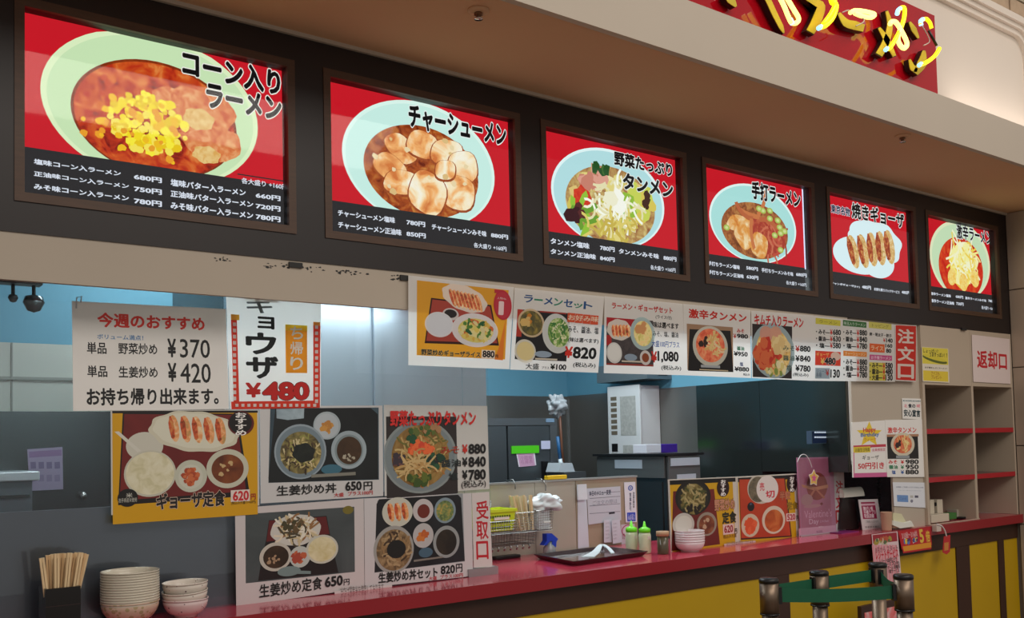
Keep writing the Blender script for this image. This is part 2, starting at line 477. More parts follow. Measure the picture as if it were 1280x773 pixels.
# column to the right of the opening with the low hatch cut out of it
a = at(1116, 598, Y=.016); cx0 = at(1066, 540, Y=.016).x
mb = MB(); mb.box((cx0, .016, 1.262), (4.711, 0.028, ZB0 + 0.002), m_plaster); mb.box((a.x, .016, ZC), (4.711, 0.028, 1.262), m_plaster)
tag(mb.build('wall_column'), kind='structure')

# kitchen shell
KX, KY = 4.10, 2.13
mb = MB(); mb.box((2.25, KY, 1.738), (KX, KY + 0.05, 2.75), m_blue); mb.box((2.25, KY, 0), (KX, KY + 0.05, 1.738), m_ksteel)
tag(mb.build('wall_back'), kind='structure')
mb = MB(); mb.box((KX, 0.043, 1.741), (KX + 0.02, 0.14, ZB0 + .002), m_blue); mb.box((KX, 0.14, 1.741), (KX + 0.06, KY + 0.05, 2.75), m_blue); mb.box((KX, 0.56, 0), (KX + 0.06, KY + 0.05, 1.741), m_ksteel); mb.box((KX, 0.043, 1.262), (KX + 0.02, 0.56, 1.741), m_ksteel); mb.box((KX - .0055, .558, 0), (KX + .06, .5599, 1.262), m_dsteel)
# recess behind the low hatch of the column
mb.box((KX + .06, 0.56, ZC - .2), (4.6995, 0.60, 1.30), m_dsteel); mb.box((4.700, 0.029, ZC - .2), (4.7105, 0.60, 1.30), m_dsteel); mb.box((KX + .0205, 0.043, 1.264), (4.6995, 0.56, 1.30), m_dsteel)
# dark reflective lining beside the order window
mb.box((KX - 0.006, 0.56, 0.9), (KX - .0002, 1.00, 1.7405), steel('polished_dark_steel', (84, 94, 92), 0.14, metal=.8)); mb.box((KX - 0.006, 0.043, 1.262), (KX - .0002, .5579, 1.7405), steel('polished_dark_steel', (84, 94, 92), 0.14, metal=.8))
tag(mb.build('wall_kitchen_right'), kind='structure')
mb = MB(); mb.box((-2.2, 1.5, 1.882), (2.25, 1.56, 2.75), m_blue); mb.box((-2.2, 1.5, 1.61), (2.25, 1.56, 1.882), m_ktile)
mb.box((-2.2, 1.5, 0), (2.25, 1.56, 1.61), m_dsteel); mb.box((2.25, 1.5, 0), (2.30, KY + 0.05, 2.75), m_blue)
for x in (0.06, 0.70, 0.985): mb.box((x, 1.496, 1.61), (x + 0.006, 1.5, 1.882), mat('joint_strip', (150, 154, 146), 0.5))
mb.box((-2.2, 1.492, 1.735), (2.25, 1.5, 1.747), mat('joint_strip', (150, 154, 146), 0.5))
tag(mb.build('wall_kitchen_left'), kind='structure')
struct('wall_kitchen_end', (-2.26, 0.0, 0), (-2.2, 1.56, 2.75), m_blue)
struct('ceiling_kitchen', (-2.26, 0.12, 2.75), (KX + 0.06, KY + 0.05, 2.80), mat('kitchen_ceiling_white', (222, 224, 220), 0.8, noise=.03))

# ================================================================== COUNTER
m_red_top = mat('red_counter_laminate', (196, 60, 82), 0.16, noise=0.08, scale=3, coat=0.3)
m_red_edge = mat('dark_red_counter_edge', (150, 30, 40), 0.3, noise=0.08, scale=3)
m_cbrown = mat('counter_brown_rail', (62, 36, 26), 0.5, noise=0.15, scale=6)
m_yellow = mat('mustard_panel', (196, 158, 8), 0.5, noise=0.08, scale=2)
ctr = empty('service_counter', (2.5, 0.0, 0), 'long red-topped service counter with mustard yellow front panels and brown rails', 'counter')
B('countertop', (-2.1, -0.019, ZC - 0.04), (XE, 0.55, ZC), m_red_top, ctr)
B('front_edge', (-2.1, -0.024, ZC - 0.047), (XE - 0.002, -0.019, ZC + 0.0), m_red_edge, ctr)
B('carcass', (-2.1, 0.03, 0), (XE, 0.52, ZC - 0.041), m_cbrown, ctr)
B('top_rail', (-2.1, 0.012, ZC - 0.135), (XE, 0.029, ZC - 0.042), m_cbrown, ctr)
def fx(px, py): return at(px, py, Y=0.012).x
st = [(fx(965, 735), fx(987, 735)), (fx(1195.6, 690), fx(1212, 690)), (fx(1247.5, 672), fx(1254.5, 672))]
st = [(st[0][0] - 2.55, st[0][0] - 2.42), (st[0][0] - 1.28, st[0][0] - 1.15) ] [:1] + st
edges = [-2.1] + [v for ab in st for v in ab] + [XE]
for a, b in st: B('stile', (a, 0.012, 0.03), (b, 0.029, ZC - 0.136), m_cbrown, ctr)
for i in range(0, len(edges), 2):
    top = ZC - 0.136 if i < 6 else ZC - 0.080
    B('yellow_panel', (edges[i] + 0.002, 0.018, 0.10), (edges[i + 1] - 0.002, 0.0285, ZC - 0.137), m_yellow, ctr)
B('plinth', (-2.1, 0.015, 0), (XE, 0.0295, 0.098), m_cbrown, ctr)

# ================================================================== MENU LIGHT BOXES
m_pane = glassy('menu_glass', 0.03, 0.03)
m_blackin = mat('black_reveal', (12, 10, 10), 0.5)
EM = 1.0
BRED = (206, 26, 40)
def menu_box(i, crop, label, draw, cap_y):
    x0, x1 = BX[i], BX[i] + BW; bz = 0.024
    t = empty('menu_light_box', (x0, 0.0, FZ0), label, 'menu sign', 'backlit menu boxes in the dark band')
    mb = MB()
    for a, b in (((x0, -0.004, FZ0), (x1, 0.010, FZ0 + bz)), ((x0, -0.004, FZ1 - bz), (x1, 0.010, FZ1)),
                 ((x0, -0.004, FZ0 + bz), (x0 + bz, 0.010, FZ1 - bz)), ((x1 - bz, -0.004, FZ0 + bz), (x1, 0.010, FZ1 - bz))):
        mb.box(a, b, m_frame)
    mb.build('frame', t)
    mb = MB()
    for a, b in (((x0 + .006, 0.011, FZ0 + .006), (x1 - .006, 0.05, FZ0 + bz)), ((x0 + .006, 0.011, FZ1 - bz), (x1 - .006, 0.05, FZ1 - .006)),
                 ((x0 + .006, 0.011, FZ0 + bz), (x0 + bz, 0.05, FZ1 - bz)), ((x1 - bz, 0.011, FZ0 + bz), (x1 - .006, 0.05, FZ1 - bz))):
        mb.box(a, b, m_blackin)
    mb.build('reveal', t)
    Y = 0.040
    right = x1 - bz - (0.014 if i == 3 else 0)
    s = Sheet([(x0 + bz, FZ1 - bz), (right, FZ1 - bz), (right, FZ0 + bz), (x0 + bz, FZ0 + bz)], Y, crop, em=EM)
    draw(s)
    o = s.build('menu_print', BRED, None, None, parent=t)
    if i == 3: B('backlight_diffuser', (right + .001, Y - 0.001, FZ0 + bz + .11), (x1 - bz - .004, Y, FZ1 - bz), ink((225, 225, 255), 1.2), t)
    pn = MB(); pn.poly([(x0 + bz, 0.012, FZ0 + bz), (x1 - bz, 0.012, FZ0 + bz), (x1 - bz, 0.012, FZ1 - bz), (x0 + bz, 0.012, FZ1 - bz)], m_pane)
    pn.build('glass_pane', t)
    return t
CAPC = (44, 42, 44); CW = (225, 228, 240)
def caption(s, xl, yl, xr, yr):
    """the dark price strip: from its slanting top edge down to the bottom of the print"""
    v = s.uv(xl, yl)[1]; v2 = s.uv(xr, yr)[1]; vv = (v + v2) / 2
    s.urect(0, vv, 1, 1, CAPC)
    return vv
def bowl(s, cx, cy, rx, ry, rim=(214, 238, 214), inner=(186, 222, 198), k=0.93):
    s.ell(cx, cy, rx, ry, rim, n=56); s.ell(cx, cy + ry * 0.015, rx * k, ry * k, inner, n=56)

def d1(s):
    bowl(s, 503, 352, 347, 243, (226, 242, 196), (206, 232, 184), .95)
    s.ell(508, 385, 266, 186, s.f('corn_rim', [(120, 40, 16), (150, 60, 24)]), n=48)
    s.ell(508, 387, 258, 180, s.f('corn_soup', [(120, 20, 14), (190, 50, 24), (214, 90, 34), (232, 140, 70)], 22), n=48)
    s.blobs(330, 330, 60, 90, 26, 16, [(206, 70, 30), (222, 110, 40), (196, 50, 30)], 2)
    for (x, y, a, b, r) in ((600, 330, 70, 50, .3), (690, 360, 70, 60, -.3), (660, 440, 80, 60, .2), (720, 470, 60, 50, .5), (540, 310, 50, 30, .1)):
        s.ell(x, y, a, b, s.f('chashu1', [(206, 84, 44), (226, 130, 74), (238, 176, 120)], 40), n=20, rot=r, wav=.06, wn=5)
    s.ell(640, 385, 50, 35, s.f('chashu_pale', [(226, 170, 90), (240, 206, 140)]), n=18, wav=.08)
    s.ell(665, 500, 45, 28, s.f('chashu_pale', [(226, 170, 90), (240, 206, 140)]), n=18, wav=.1)
    s.blobs(480, 400, 125, 95, 170, 13, [(250, 220, 30), (255, 236, 60), (240, 200, 24), (252, 228, 90)], 4, seg=7, irr=.18)
    s.blobs(440, 430, 170, 120, 40, 12, [(246, 190, 30), (240, 160, 40)], 9, seg=7, irr=.2)
    caption(s, 68, 487, 930, 590)
    s.rect(763, 560, 932, 590, CAPC)
    s.text('コーン入り', 585, 158, 902, 312, BLACK, .055, (240, 236, 226), .045, shear=.12)
    s.text('ラーメン', 662, 266, 906, 394, BLACK, .055, (240, 236, 226), .045, shear=.12)
    for k, (a, p, b, q) in enumerate((('塩味コーン入ラーメン', '680円', '塩味バター入ラーメン', '660円'), ('正油味コーン入ラーメン', '750円', '正油味バター入ラーメン', '720円'), ('みそ味コーン入ラーメン', '780円', 'みそ味バター入ラーメン', '780円'))):
        y = 40 * k
        s.text(a, 108, 512 + y, 388 if k == 0 else 414, 570 + y, CW, .036)
        s.text(p, 430, 562 + y * .96, 520, 592 + y * .96, CW, .036)
        s.text(b, 548, 577 + y * .92, 790 if k == 0 else 814, 634 + y * .92, CW, .036)
        s.text(q, 822, 622 + y * .85, 902, 650 + y * .85, CW, .036)
    s.text('各大盛り +160円', 776, 573, 924, 614, CW, .02)
def d2(s):
    bowl(s, 410, 375, 281, 232, (226, 250, 240), (206, 242, 232), .96)
    s.ell(413, 402, 212, 170, s.f('sh_soup', [(110, 34, 14), (170, 76, 30), (206, 130, 60)], 30), n=48)
    pale = lambda: s.f('chashu_light', [(216, 120, 60), (250, 180, 110), (255, 232, 190), (255, 246, 226)], 14)
    for (x, y, a, b, r) in ((330, 315, 62, 48, -.5), (410, 300, 58, 52, .1), (500, 330, 62, 48, .3), (560, 385, 58, 60, .6), (290, 385, 62, 50, -.3), (330, 440, 66, 46, .2), (545, 480, 62, 66, .3), (430, 480, 70, 82, .0), (495, 395, 40, 36, .4)):
        s.ell(x, y + 4, a + 5, b + 5, s.f('chashu_edge', [(140, 56, 26), (176, 90, 44)]), n=22, rot=r, wav=.05, wn=4)
        s.ell(x, y, a, b, pale(), n=22, rot=r, wav=.05, wn=4)
    s.blobs(420, 405, 190, 150, 14, 9, [(226, 190, 130), (240, 216, 170)], 5)
    caption(s, 68, 505, 752, 608)
    s.text('チャーシューメン', 357, 148, 722, 313, BLACK, .055, (240, 244, 240), .045, shear=.12)
    s.text('チャーシューメン塩味', 95, 541, 308, 594, CW, .036); s.text('780円', 350, 579, 420, 608, CW, .036)
    s.text('チャーシューメンみそ味', 444, 594, 648, 644, CW, .036); s.text('880円', 664, 628, 728, 654, CW, .036)
    s.text('チャーシューメン正油味', 96, 585, 332, 640, CW, .036); s.text('850円', 350, 622, 422, 650, CW, .036)
    s.text('各大盛り +160円', 600, 664, 722, 698, CW, .02)
def d3(s):
    bowl(s, 378, 362, 258, 226, (232, 250, 250), (184, 226, 230), .96)
    s.ell(385, 395, 204, 178, s.f('tan_soup', [(150, 90, 60), (190, 150, 90), (220, 200, 130)], 30), n=48)
    s.blobs(385, 400, 180, 150, 60, 26, [(216, 196, 90), (232, 214, 130), (200, 190, 80), (226, 196, 120), (240, 226, 170)], 6, asp=.7)
    s.blobs(300, 270, 60, 40, 14, 22, [(206, 130, 110), (226, 160, 140)], 8)
    s.blobs(330, 235, 40, 22, 10, 15, [(40, 84, 40), (70, 110, 50)], 9)
    s.ell(250, 370, 42, 66, s.f('carrot', [(200, 40, 30), (222, 70, 40)]), n=14, rot=.3, wav=.12)
    s.strands(240, 480, 60, 60, 8, 90, 22, [(150, 196, 60), (110, 160, 50)], 4); s.blobs(225, 430, 40, 40, 8, 20, [(60, 24, 30), (90, 40, 40)], 3)
    s.blobs(460, 410, 34, 44, 8, 26, [(96, 180, 70), (130, 200, 90)], 10); s.blobs(520, 380, 70, 70, 20, 26, [(150, 190, 60), (206, 214, 90), (222, 200, 90)], 12)
    s.blobs(545, 370, 30, 30, 5, 14, [(70, 40, 30)], 13)
    s.strands(400, 400, 110, 110, 46, 60, 9, [(250, 246, 220), (236, 226, 180), (255, 255, 240)], 14)
    s.blobs(400, 375, 40, 36, 10, 24, [(255, 252, 240), (246, 240, 210)], 15)
    s.strands(390, 500, 120, 50, 26, 60, 10, [(226, 206, 110), (206, 180, 80)], 17)
    caption(s, 78, 512, 705, 603)
    s.text('野菜たっぷり', 392, 142, 662, 266, BLACK, .055, (240, 244, 240), .045, shear=.1)
    s.text('タンメン', 432, 240, 666, 364, BLACK, .055, (240, 244, 240), .045, shear=.1)
    s.text('タンメン塩味', 100, 543, 280, 596, CW, .036); s.text('780円', 328, 578, 396, 610, CW, .036)
    s.text('タンメンみそ味', 414, 592, 600, 642, CW, .036); s.text('880円', 620, 625, 680, 654, CW, .036)
    s.text('タンメン正油味', 100, 592, 310, 645, CW, .036); s.text('840円', 328, 626, 396, 656, CW, .036)
    s.text('各大盛り +160円', 560, 668, 676, 704, CW, .02)
def d4(s):
    bowl(s, 337, 366, 219, 198, (232, 250, 246), (176, 228, 224), .96)
    s.ell(343, 402, 168, 142, s.f('te_soup', [(110, 60, 30), (160, 90, 50), (190, 130, 70)], 40), n=44)
    s.ell(400, 430, 100, 100, s.f('te_noodle', [(150, 50, 40), (180, 70, 50), (206, 110, 70)], 60), n=26, wav=.06)
    s.strands(420, 460, 80, 70, 26, 60, 8, [(196, 80, 60), (206, 110, 80), (170, 60, 44)], 3)
    for (x, y, a, b, r) in ((258, 365, 62, 44, .1), (285, 430, 50, 62, -.5), (362, 475, 44, 66, .1)):
        s.ell(x, y, a, b, s.f('chashu_t', [(206, 110, 40), (230, 160, 80), (248, 226, 180)], 20), n=22, rot=r, wav=.06, wn=4)
    s.strands(350, 350, 30, 30, 5, 100, 16, [(206, 120, 70), (190, 100, 60)], 8)
    for (x, y) in ((415, 340), (465, 385), (490, 405), (470, 415), (440, 425), (380, 300), (195, 385), (470, 500), (360, 290), (455, 350), (415, 300)):
        s.ell(x, y, 15, 15, (176, 196, 90), n=14); s.ell(x, y, 8, 8, (214, 222, 150), n=10)
    caption(s, 85, 520, 620, 592)
    s.text('手打ラーメン', 320, 146, 572, 290, BLACK, .055, (240, 244, 240), .045, shear=.1)
    s.text('手打ちラーメン塩味', 100, 555, 262, 600, CW, .036); s.text('580円', 294, 580, 354, 608, CW, .036)
    s.text('手打ちラーメンみそ味', 372, 590, 534, 634, CW, .036); s.text('680円', 548, 613, 602, 640, CW, .036)
    s.text('手打ちラーメン正油味', 101, 600, 282, 645, CW, .036); s.text('630円', 296, 625, 356, 653, CW, .036)
    s.text('各大盛り +160円', 497, 655, 600, 688, CW, .02)
def d5(s):
    s.ell(235, 385, 140, 100, (226, 246, 250), n=40); s.ell(320, 320, 140, 118, (226, 246, 250), n=60, wav=.05, wn=7); s.ell(330, 420, 90, 86, (226, 246, 250), n=40)
    s.ell(250, 260, 70, 60, (226, 246, 250), n=40)
    for (x, y, r) in ((190, 365, .35), (243, 362, .28), (292, 352, .15), (338, 346, .1), (384, 340, .2)):
        s.gyoza(x, y, 92, 27, r, (176, 70, 40), (226, 180, 110))
    caption(s, 75, 474, 522, 530)
    s.text('東京名物', 78, 108, 182, 176, (24, 24, 60), .03, (230, 234, 244), .05)
    s.text('焼きギョーザ', 188, 96, 474, 243, BLACK, .035, (240, 244, 240), .05, shear=.08)
    s.text('ジャンボギョーザ(5ヶ)', 80, 526, 234, 562, CW, .036); s.text('480円', 245, 543, 294, 570, CW, .036)
    s.text('お持ち帰りパックサービス', 310, 556, 448, 592, CW, .036); s.text('480円', 458, 572, 504, 597, CW, .036)
def d6(s):
    bowl(s, 777, 410, 160, 206, (232, 236, 196), (206, 230, 190), .93)
    s.ell(780, 455, 118, 166, s.f('hot_soup', [(196, 30, 24), (216, 50, 30), (226, 90, 40)], 26), n=44)
    s.blobs(790, 430, 62, 100, 50, 22, [(255, 236, 120), (255, 226, 90), (250, 206, 80), (255, 246, 180)], 4, asp=.7)
    s.blobs(790, 400, 36, 60, 22, 22, [(255, 252, 210), (255, 248, 170)], 5)
    s.strands(785, 400, 70, 90, 46, 44, 6, [(255, 240, 150), (250, 216, 90), (255, 250, 210)], 6)
    for (x, y, r) in ((728, 500, -.6), (790, 530, 0), (850, 510, .5)): s.ell(x, y, 22, 48, s.f('sprout', [(250, 190, 70), (255, 236, 150)]), n=14, rot=r)
    caption(s, 610, 553, 972, 598)
    s.text('激辛ラーメン', 750, 212, 940, 332, BLACK, .03, (240, 244, 240), .05, shear=.08)
    s.text('激辛ラーメン塩味', 613, 580, 722, 612, CW, .036); s.text('680円', 747, 597, 788, 619, CW, .036)
    s.text('激辛ラーメンみそ味', 798, 605, 912, 636, CW, .036); s.text('780円', 922, 620, 960, 641, CW, .036)
    s.text('激辛ラーメン正油味', 615, 617, 740, 652, CW, .036); s.text('730円', 750, 634, 790, 657, CW, .036)
    s.text('各大盛り +160円', 886, 654, 958, 682, CW, .02)
menu_box(0, (0, 0, 2.5775), 'backlit red menu picture of a corn ramen bowl, largest and leftmost box', d1, 0)
menu_box(1, (390, 80, 2.974), 'backlit red menu picture of pork slice ramen, second box from the left', d2, 0)
menu_box(2, (660, 150, 3.682), 'backlit red menu picture of a vegetable noodle bowl in pale blue dish, third box', d3, 0)
menu_box(3, (860, 190, 4.07), 'backlit red menu picture of ramen with scallions, bright strip at its right edge', d4, 0)
menu_box(4, (1020, 230, 4.296), 'backlit red menu picture of five fried dumplings on a scalloped white plate', d5, 0)
menu_box(5, (1020, 230, 4.296), 'backlit red menu picture of spicy ramen with pale yellow topping, rightmost box', d6, 0)

# ================================================================== RED NEON SIGN
sg = empty('neon_sign', (3.0, NY, 2.9), 'red glossy sign board with yellow neon lettering above the white ledge', 'sign')
B('sign_board', (0.6, NY - 0.03, 2.86), (at(1171.5, 100, Y=NY - .03).x, NY - 0.001, at(1169, 20, Y=NY - .03).z), mat('glossy_red_acrylic', (176, 12, 28), 0.06, spec=0.4), sg)
YF, YT = NY - 0.062, NY - 0.115
m_face = mat('yellow_letter_face', (214, 190, 40), 0.35); m_side = mat('black_letter_return', (26, 26, 24), 0.4)
m_neon = mat('lit_neon_tube', (255, 226, 24), 0.3, emis=1.6); m_neonw = mat('hot_neon_tube', (255, 246, 130), 0.3, emis=1.8)
m_end = mat('electrode_blue_glow', (150, 210, 255), 0.3, emis=1.6); m_wire = mat('clear_support', (214, 200, 190), 0.2)
def P4(pts): return [(880 + x / 8, y / 8) for x, y in pts]
def P5(pts): return [(1020 + x / 7.03, y / 7.03) for x, y in pts]
def smooth(P, n=5):
    out = []
    for i in range(len(P) - 1):
        p0, p1, p2, p3 = P[max(i - 1, 0)], P[i], P[i + 1], P[min(i + 2, len(P) - 1)]
        for k in range(n):
            t = k / n
            out.append(tuple(0.5 * ((2 * b) + (-a + c) * t + (2 * a - 5 * b + 4 * c - d) * t * t + (-a + 3 * b - 3 * c + d) * t ** 3) for a, b, c, d in zip(p0, p1, p2, p3)))
    out.append(P[-1]); return out
def neon(pts, r=0.010, m=None, sm=True):
    w_ = [at(x, y, Y=YT) for x, y in (smooth(pts) if sm else pts)]
    MB().tube(w_, r * .8, m or m_neon, 8).build('neon_tube', sg)
def letter(pts, name='letter_stroke'):
    w_ = [at(x, y, Y=YF) for x, y in pts]; mb = MB()
    mb.prism([(p.x, YF + 0.023, p.z) for p in w_], (0, -0.022, 0), m_side)
    c_ = sum((Vector(p) for p in w_), Vector()) / len(w_)
    mb.prism([(c_.x + (p.x - c_.x) * .96, YF + 0.0015, c_.z + (p.z - c_.z) * .96) for p in w_], (0, -0.003, 0), m_face)
    mb.build(name, sg)
def stroke(pts, w0):
    """a brush stroke outline around a centre line, w0 widths in px"""
    P = smooth(pts, 4); n = len(P); Lf = []; Rt = []; w0 = [v * .78 for v in w0]
    for i, p in enumerate(P):
        a, b = P[max(i - 1, 0)], P[min(i + 1, n - 1)]; dx, dy = b[0] - a[0], b[1] - a[1]; l = math.hypot(dx, dy) or 1
        t = i / (n - 1) * (len(w0) - 1); k = min(int(t), len(w0) - 2); ww = w0[k] + (w0[k + 1] - w0[k]) * (t - k)
        Lf.append((p[0] - dy / l * ww / 2, p[1] + dx / l * ww / 2)); Rt.append((p[0] + dy / l * ww / 2, p[1] - dx / l * ww / 2))
    return Lf + Rt[::-1]
letter(stroke(P4([(590, -80), (640, 0), (700, 130), (770, 270), (800, 340)]), [9, 9, 9, 8, 2]))
letter(stroke(P4([(230, -60), (270, 0), (320, 70)]), [12, 14, 3]))
letter(stroke(P4([(980, -60), (1100, 20), (1170, 60), (1130, 200), (1060, 330)]), [6, 12, 14, 16, 14]))
letter(stroke(P5([(195, 110), (260, 200), (340, 225), (425, 250)]), [4, 13, 15, 12]))
letter(stroke(P5([(620, 90), (650, 220), (610, 380), (550, 490)]), [4, 9, 12, 12]))
letter(stroke(P5([(550, 240), (620, 350), (690, 500)]), [4, 10, 6]))
letter(stroke(P5([(820, 190), (860, 260), (900, 340)]), [3, 9, 3]))
letter(stroke(P5([(950, 440), (930, 560), (870, 650)]), [4, 16, 9]))
letter(stroke(P5([(820, 520), (850, 600), (890, 620)]), [3, 10, 6]))
neon(P4([(760, -20), (800, 60), (845, 170), (880, 230), (930, 225), (945, 180), (900, 100), (840, 0), (820, -40)]), .011, m_neonw)
neon(P4([(1280, -80), (1310, 30), (1270, 130), (1190, 240)]), .010)
neon(P5([(130, -30), (140, 20), (178, 48), (150, 150), (95, 215), (40, 240)]), .012)
neon(P5([(300, 112), (350, 92), (450, 105), (515, 128), (480, 155), (400, 140), (340, 115)]), .011, m_neonw)
neon(P5([(715, 120), (735, 78), (775, 70), (775, 150), (745, 250), (700, 340), (650, 420), (625, 430)]), .011)
neon(P5([(650, 215), (665, 190), (705, 200), (755, 280), (800, 380), (775, 425), (735, 390), (720, 330), (740, 260)]), .012, m_neonw)
neon(P5([(920, 220), (925, 185), (965, 165), (1000, 200), (1015, 250)]), .010)
neon(P5([(1085, 425), (1045, 490), (975, 545), (915, 570)]), .011)
for pts in (P5([(925, 225), (920, 185), (940, 170)]), P5([(712, 125), (722, 90), (740, 75)]), P5([(625, 425), (610, 440)]), P5([(925, 560), (905, 575)]), P4([(860, 190), (885, 240)]), P5([(45, 235), (20, 250)])):
    neon(pts, .0115, m_end)
neon(P5([(935, 230), (985, 320), (995, 370), (945, 400)]), .003, m_wire); neon(P5([(990, 270), (1060, 400)]), .007, m_side, False)
neon(P5([(230, 110), (280, 90), (310, 100), (400, 150), (420, 190), (350, 230)]), .003, m_wire)

# ================================================================== POSTERS
YG = 0.165     # front face of the glass partition, posters taped to it
def photo_tray(s, x0, y0, x1, y1, c): s.rect(x0, y0, x1, y1, c)

# --- posters hanging from the band (Y just in front of header)
PY = -0.004
def hang(i): return PY - 0.0012 * (i % 2)
# A: yellow dumpling rice poster; crop (500,340,4.923)
c = (500, 340, 4.923)
s = Sheet.px([(50, 22), (700, 95), (672, 600), (50, 575)], PY - .004, c, tl=.35)
s.rect(103, 52, 645, 540, s.col((240, 176, 40)))
s.shape([(650, 110), (645, 310), (605, 470), (580, 540), (632, 545), (655, 200)], (238, 140, 40))
s.shape([(190, 160), (560, 205), (608, 455), (150, 440)], (60, 20, 16)); s.shape([(198, 170), (552, 213), (598, 440), (160, 425)], (196, 76, 60))
s.ell(398, 165, 140, 78, (250, 240, 226), rot=-.22, wav=.03, wn=9)
for k in range(8): s.gyoza(318 + k * 23, 160 + k * 5, 58, 15, .35, (206, 84, 44), (240, 160, 100))
s.ell(310, 262, 50, 38, (230, 226, 224)); s.ell(310, 258, 38, 26, (40, 34, 36))
s.ell(240, 325, 88, 78, (246, 248, 250)); s.ell(240, 322, 80, 70, (236, 240, 246))
s.ell(462, 360, 142, 104, (248, 248, 248)); s.ell(465, 362, 108, 74, (240, 226, 130))
s.blobs(465, 362, 100, 66, 70, 13, [(244, 226, 120), (236, 200, 90), (250, 240, 170), (230, 120, 60), (96, 150, 60), (240, 236, 180)], 3)
s.blobs(470, 350, 80, 40, 5, 17, [(40, 110, 60)], 5, asp=.5)
s.ell(630, 205, 55, 92, (206, 46, 66)); s.rect(580, 108, 628, 135, (206, 46, 66)); s.ell(630, 205, 46, 80, (212, 56, 74)); s.text('1', 606, 180, 634, 268, (250, 226, 226), .04); s.text('人気No.', 596, 154, 652, 174, (240, 200, 200), .02)
s.text('野菜炒めギョーザライス', 128, 474, 492, 530, BLACK, .03, (240, 220, 150), .03)
s.rect(500, 480, 580, 535, (246, 240, 230)); s.text('880', 506, 484, 578, 530, BLACK, .05); s.text('円', 583, 510, 600, 530, BLACK, .02)
s.build('menu_poster', PAPER, 'yellow poster of dumplings, rice and stir-fry with a red number one badge', 'poster', 'paper menu posters hung under the menu band')
# B: ramen set
s = Sheet.px([(704, 98), (1256, 152), (1218, 622), (676, 602)], PY, c, tl=.35)
for i, ch in enumerate('ラーメンセット'):
    xa = 764 + i * 61; s.text(ch, xa, 140 + i * 7 + (18 if ch in 'ーッ' else 0), xa + 52, 192 + i * 7 + (0 if ch != 'ー' else -18), (40, 90, 150) if i % 2 == 0 else (60, 150, 120), .03)
s.rect(722, 230, 1022, 552, (26, 24, 28)); s.rect(722, 230, 745, 400, (206, 60, 40)); s.rect(860, 240, 1022, 262, (180, 60, 50)); 
s.ell(806, 316, 82, 88, (226, 200, 160)); s.ell(806, 316, 70, 76, s.f('wakame', [(40, 50, 24), (90, 80, 30), (150, 130, 50)], 40)); s.blobs(790, 300, 36, 36, 6, 16, [(236, 200, 120), (220, 140, 40)], 3)
s.ell(965, 380, 90, 122, (230, 234, 230)); s.ell(975, 375, 66, 90, s.f('greens', [(60, 110, 40), (120, 160, 70), (226, 226, 180)], 60)); s.strands(975, 375, 50, 70, 30, 24, 6, [(240, 240, 200), (60, 130, 60)], 5)
s.ell(768, 488, 66, 72, (240, 236, 220)); s.ell(770, 488, 54, 58, (246, 230, 170))
s.ell(880, 508, 52, 20, (170, 190, 210)); s.rect(830, 530, 965, 546, (240, 230, 210))
for i, ch in enumerate('そのお得'): s.rect(1030 + i * 48, 252 + i * 5, 1072 + i * 48, 312 + i * 5, (226, 90, 50))
s.text('お好み味', 1034, 262, 1218, 312, (246, 226, 200), .02)
s.text('みそ、醤油、塩', 1034, 330, 1218, 385, BLACK, .015); s.text('(味は選べます)', 1034, 402, 1218, 446, BLACK, .025)
s.text('¥', 1014, 458, 1058, 532, (230, 50, 30), .04); s.text('820', 1064, 460, 1204, 540, BLACK, .05); s.text('(税込み)', 1064, 556, 1200, 596, BLACK, .02)
s.text('大盛', 772, 562, 852, 602, BLACK, .015); s.text('プラス', 870, 582, 916, 600, BLACK, .01); s.text('¥100', 924, 566, 1020, 606, BLACK, .035, shear=.2)
s.build('menu_poster', PAPER, 'white ramen set poster with blue and green title, price 820', 'poster', 'paper menu posters hung under the menu band')
# C: ramen gyoza set; crop (740,360,4.571)
c = (740, 360, 4.571)
s = Sheet.px([(70, 48), (518, 92), (528, 500), (66, 488)], PY - .0015, c, tl=.35)
s.text('ラーメン・ギョーザセット', 112, 80, 460, 150, (206, 40, 36), .035); s.text('(ライス付)', 362, 154, 454, 186, BLACK, .015)
s.rect(82, 168, 350, 450, s.f('tray_c', [(40, 32, 34), (70, 60, 60)])); s.rect(82, 168, 240, 230, (196, 30, 40)); s.rect(82, 270, 110, 330, (196, 40, 40)); s.rect(82, 430, 350, 450, (170, 60, 50))
s.ell(155, 240, 70, 60, (240, 232, 220), wav=.03, wn=8)
for k in range(5): s.gyoza(120 + k * 20, 246, 36, 13, .1, (206, 120, 50), (236, 180, 100))
s.ell(288, 262, 70, 94, (190, 214, 214)); s.ell(290, 262, 52, 72, s.f('ramen_c', [(200, 190, 90), (236, 220, 150), (240, 200, 130)], 50)); s.blobs(290, 230, 30, 26, 6, 16, [(230, 170, 110)], 3)
s.ell(126, 372, 44, 60, (236, 236, 232)); s.ell(126, 370, 37, 50, (246, 246, 242)); s.ell(220, 398, 36, 20, (160, 180, 200)); s.ell(304, 400, 32, 42, (236, 230, 226)); s.ell(304, 400, 20, 26, (160, 80, 40)); s.rect(168, 415, 290, 428, (230, 220, 200))
s.text('味は選べます', 348, 192, 494, 238, BLACK, .03); s.text('みそ、塩、醤油', 346, 245, 492, 286, BLACK, .012); s.text('大盛100円プラス', 340, 300, 498, 345, (50, 100, 190), .012)
s.text('¥', 336, 362, 370, 428, (220, 50, 40), .04); s.text('1,080', 372, 360, 494, 432, BLACK, .05); s.text('(税込み)', 394, 442, 508, 476, BLACK, .02)
s.build('menu_poster', PAPER, 'white ramen and dumpling set poster with red title, price 1,080', 'poster', 'paper menu posters hung under the menu band')
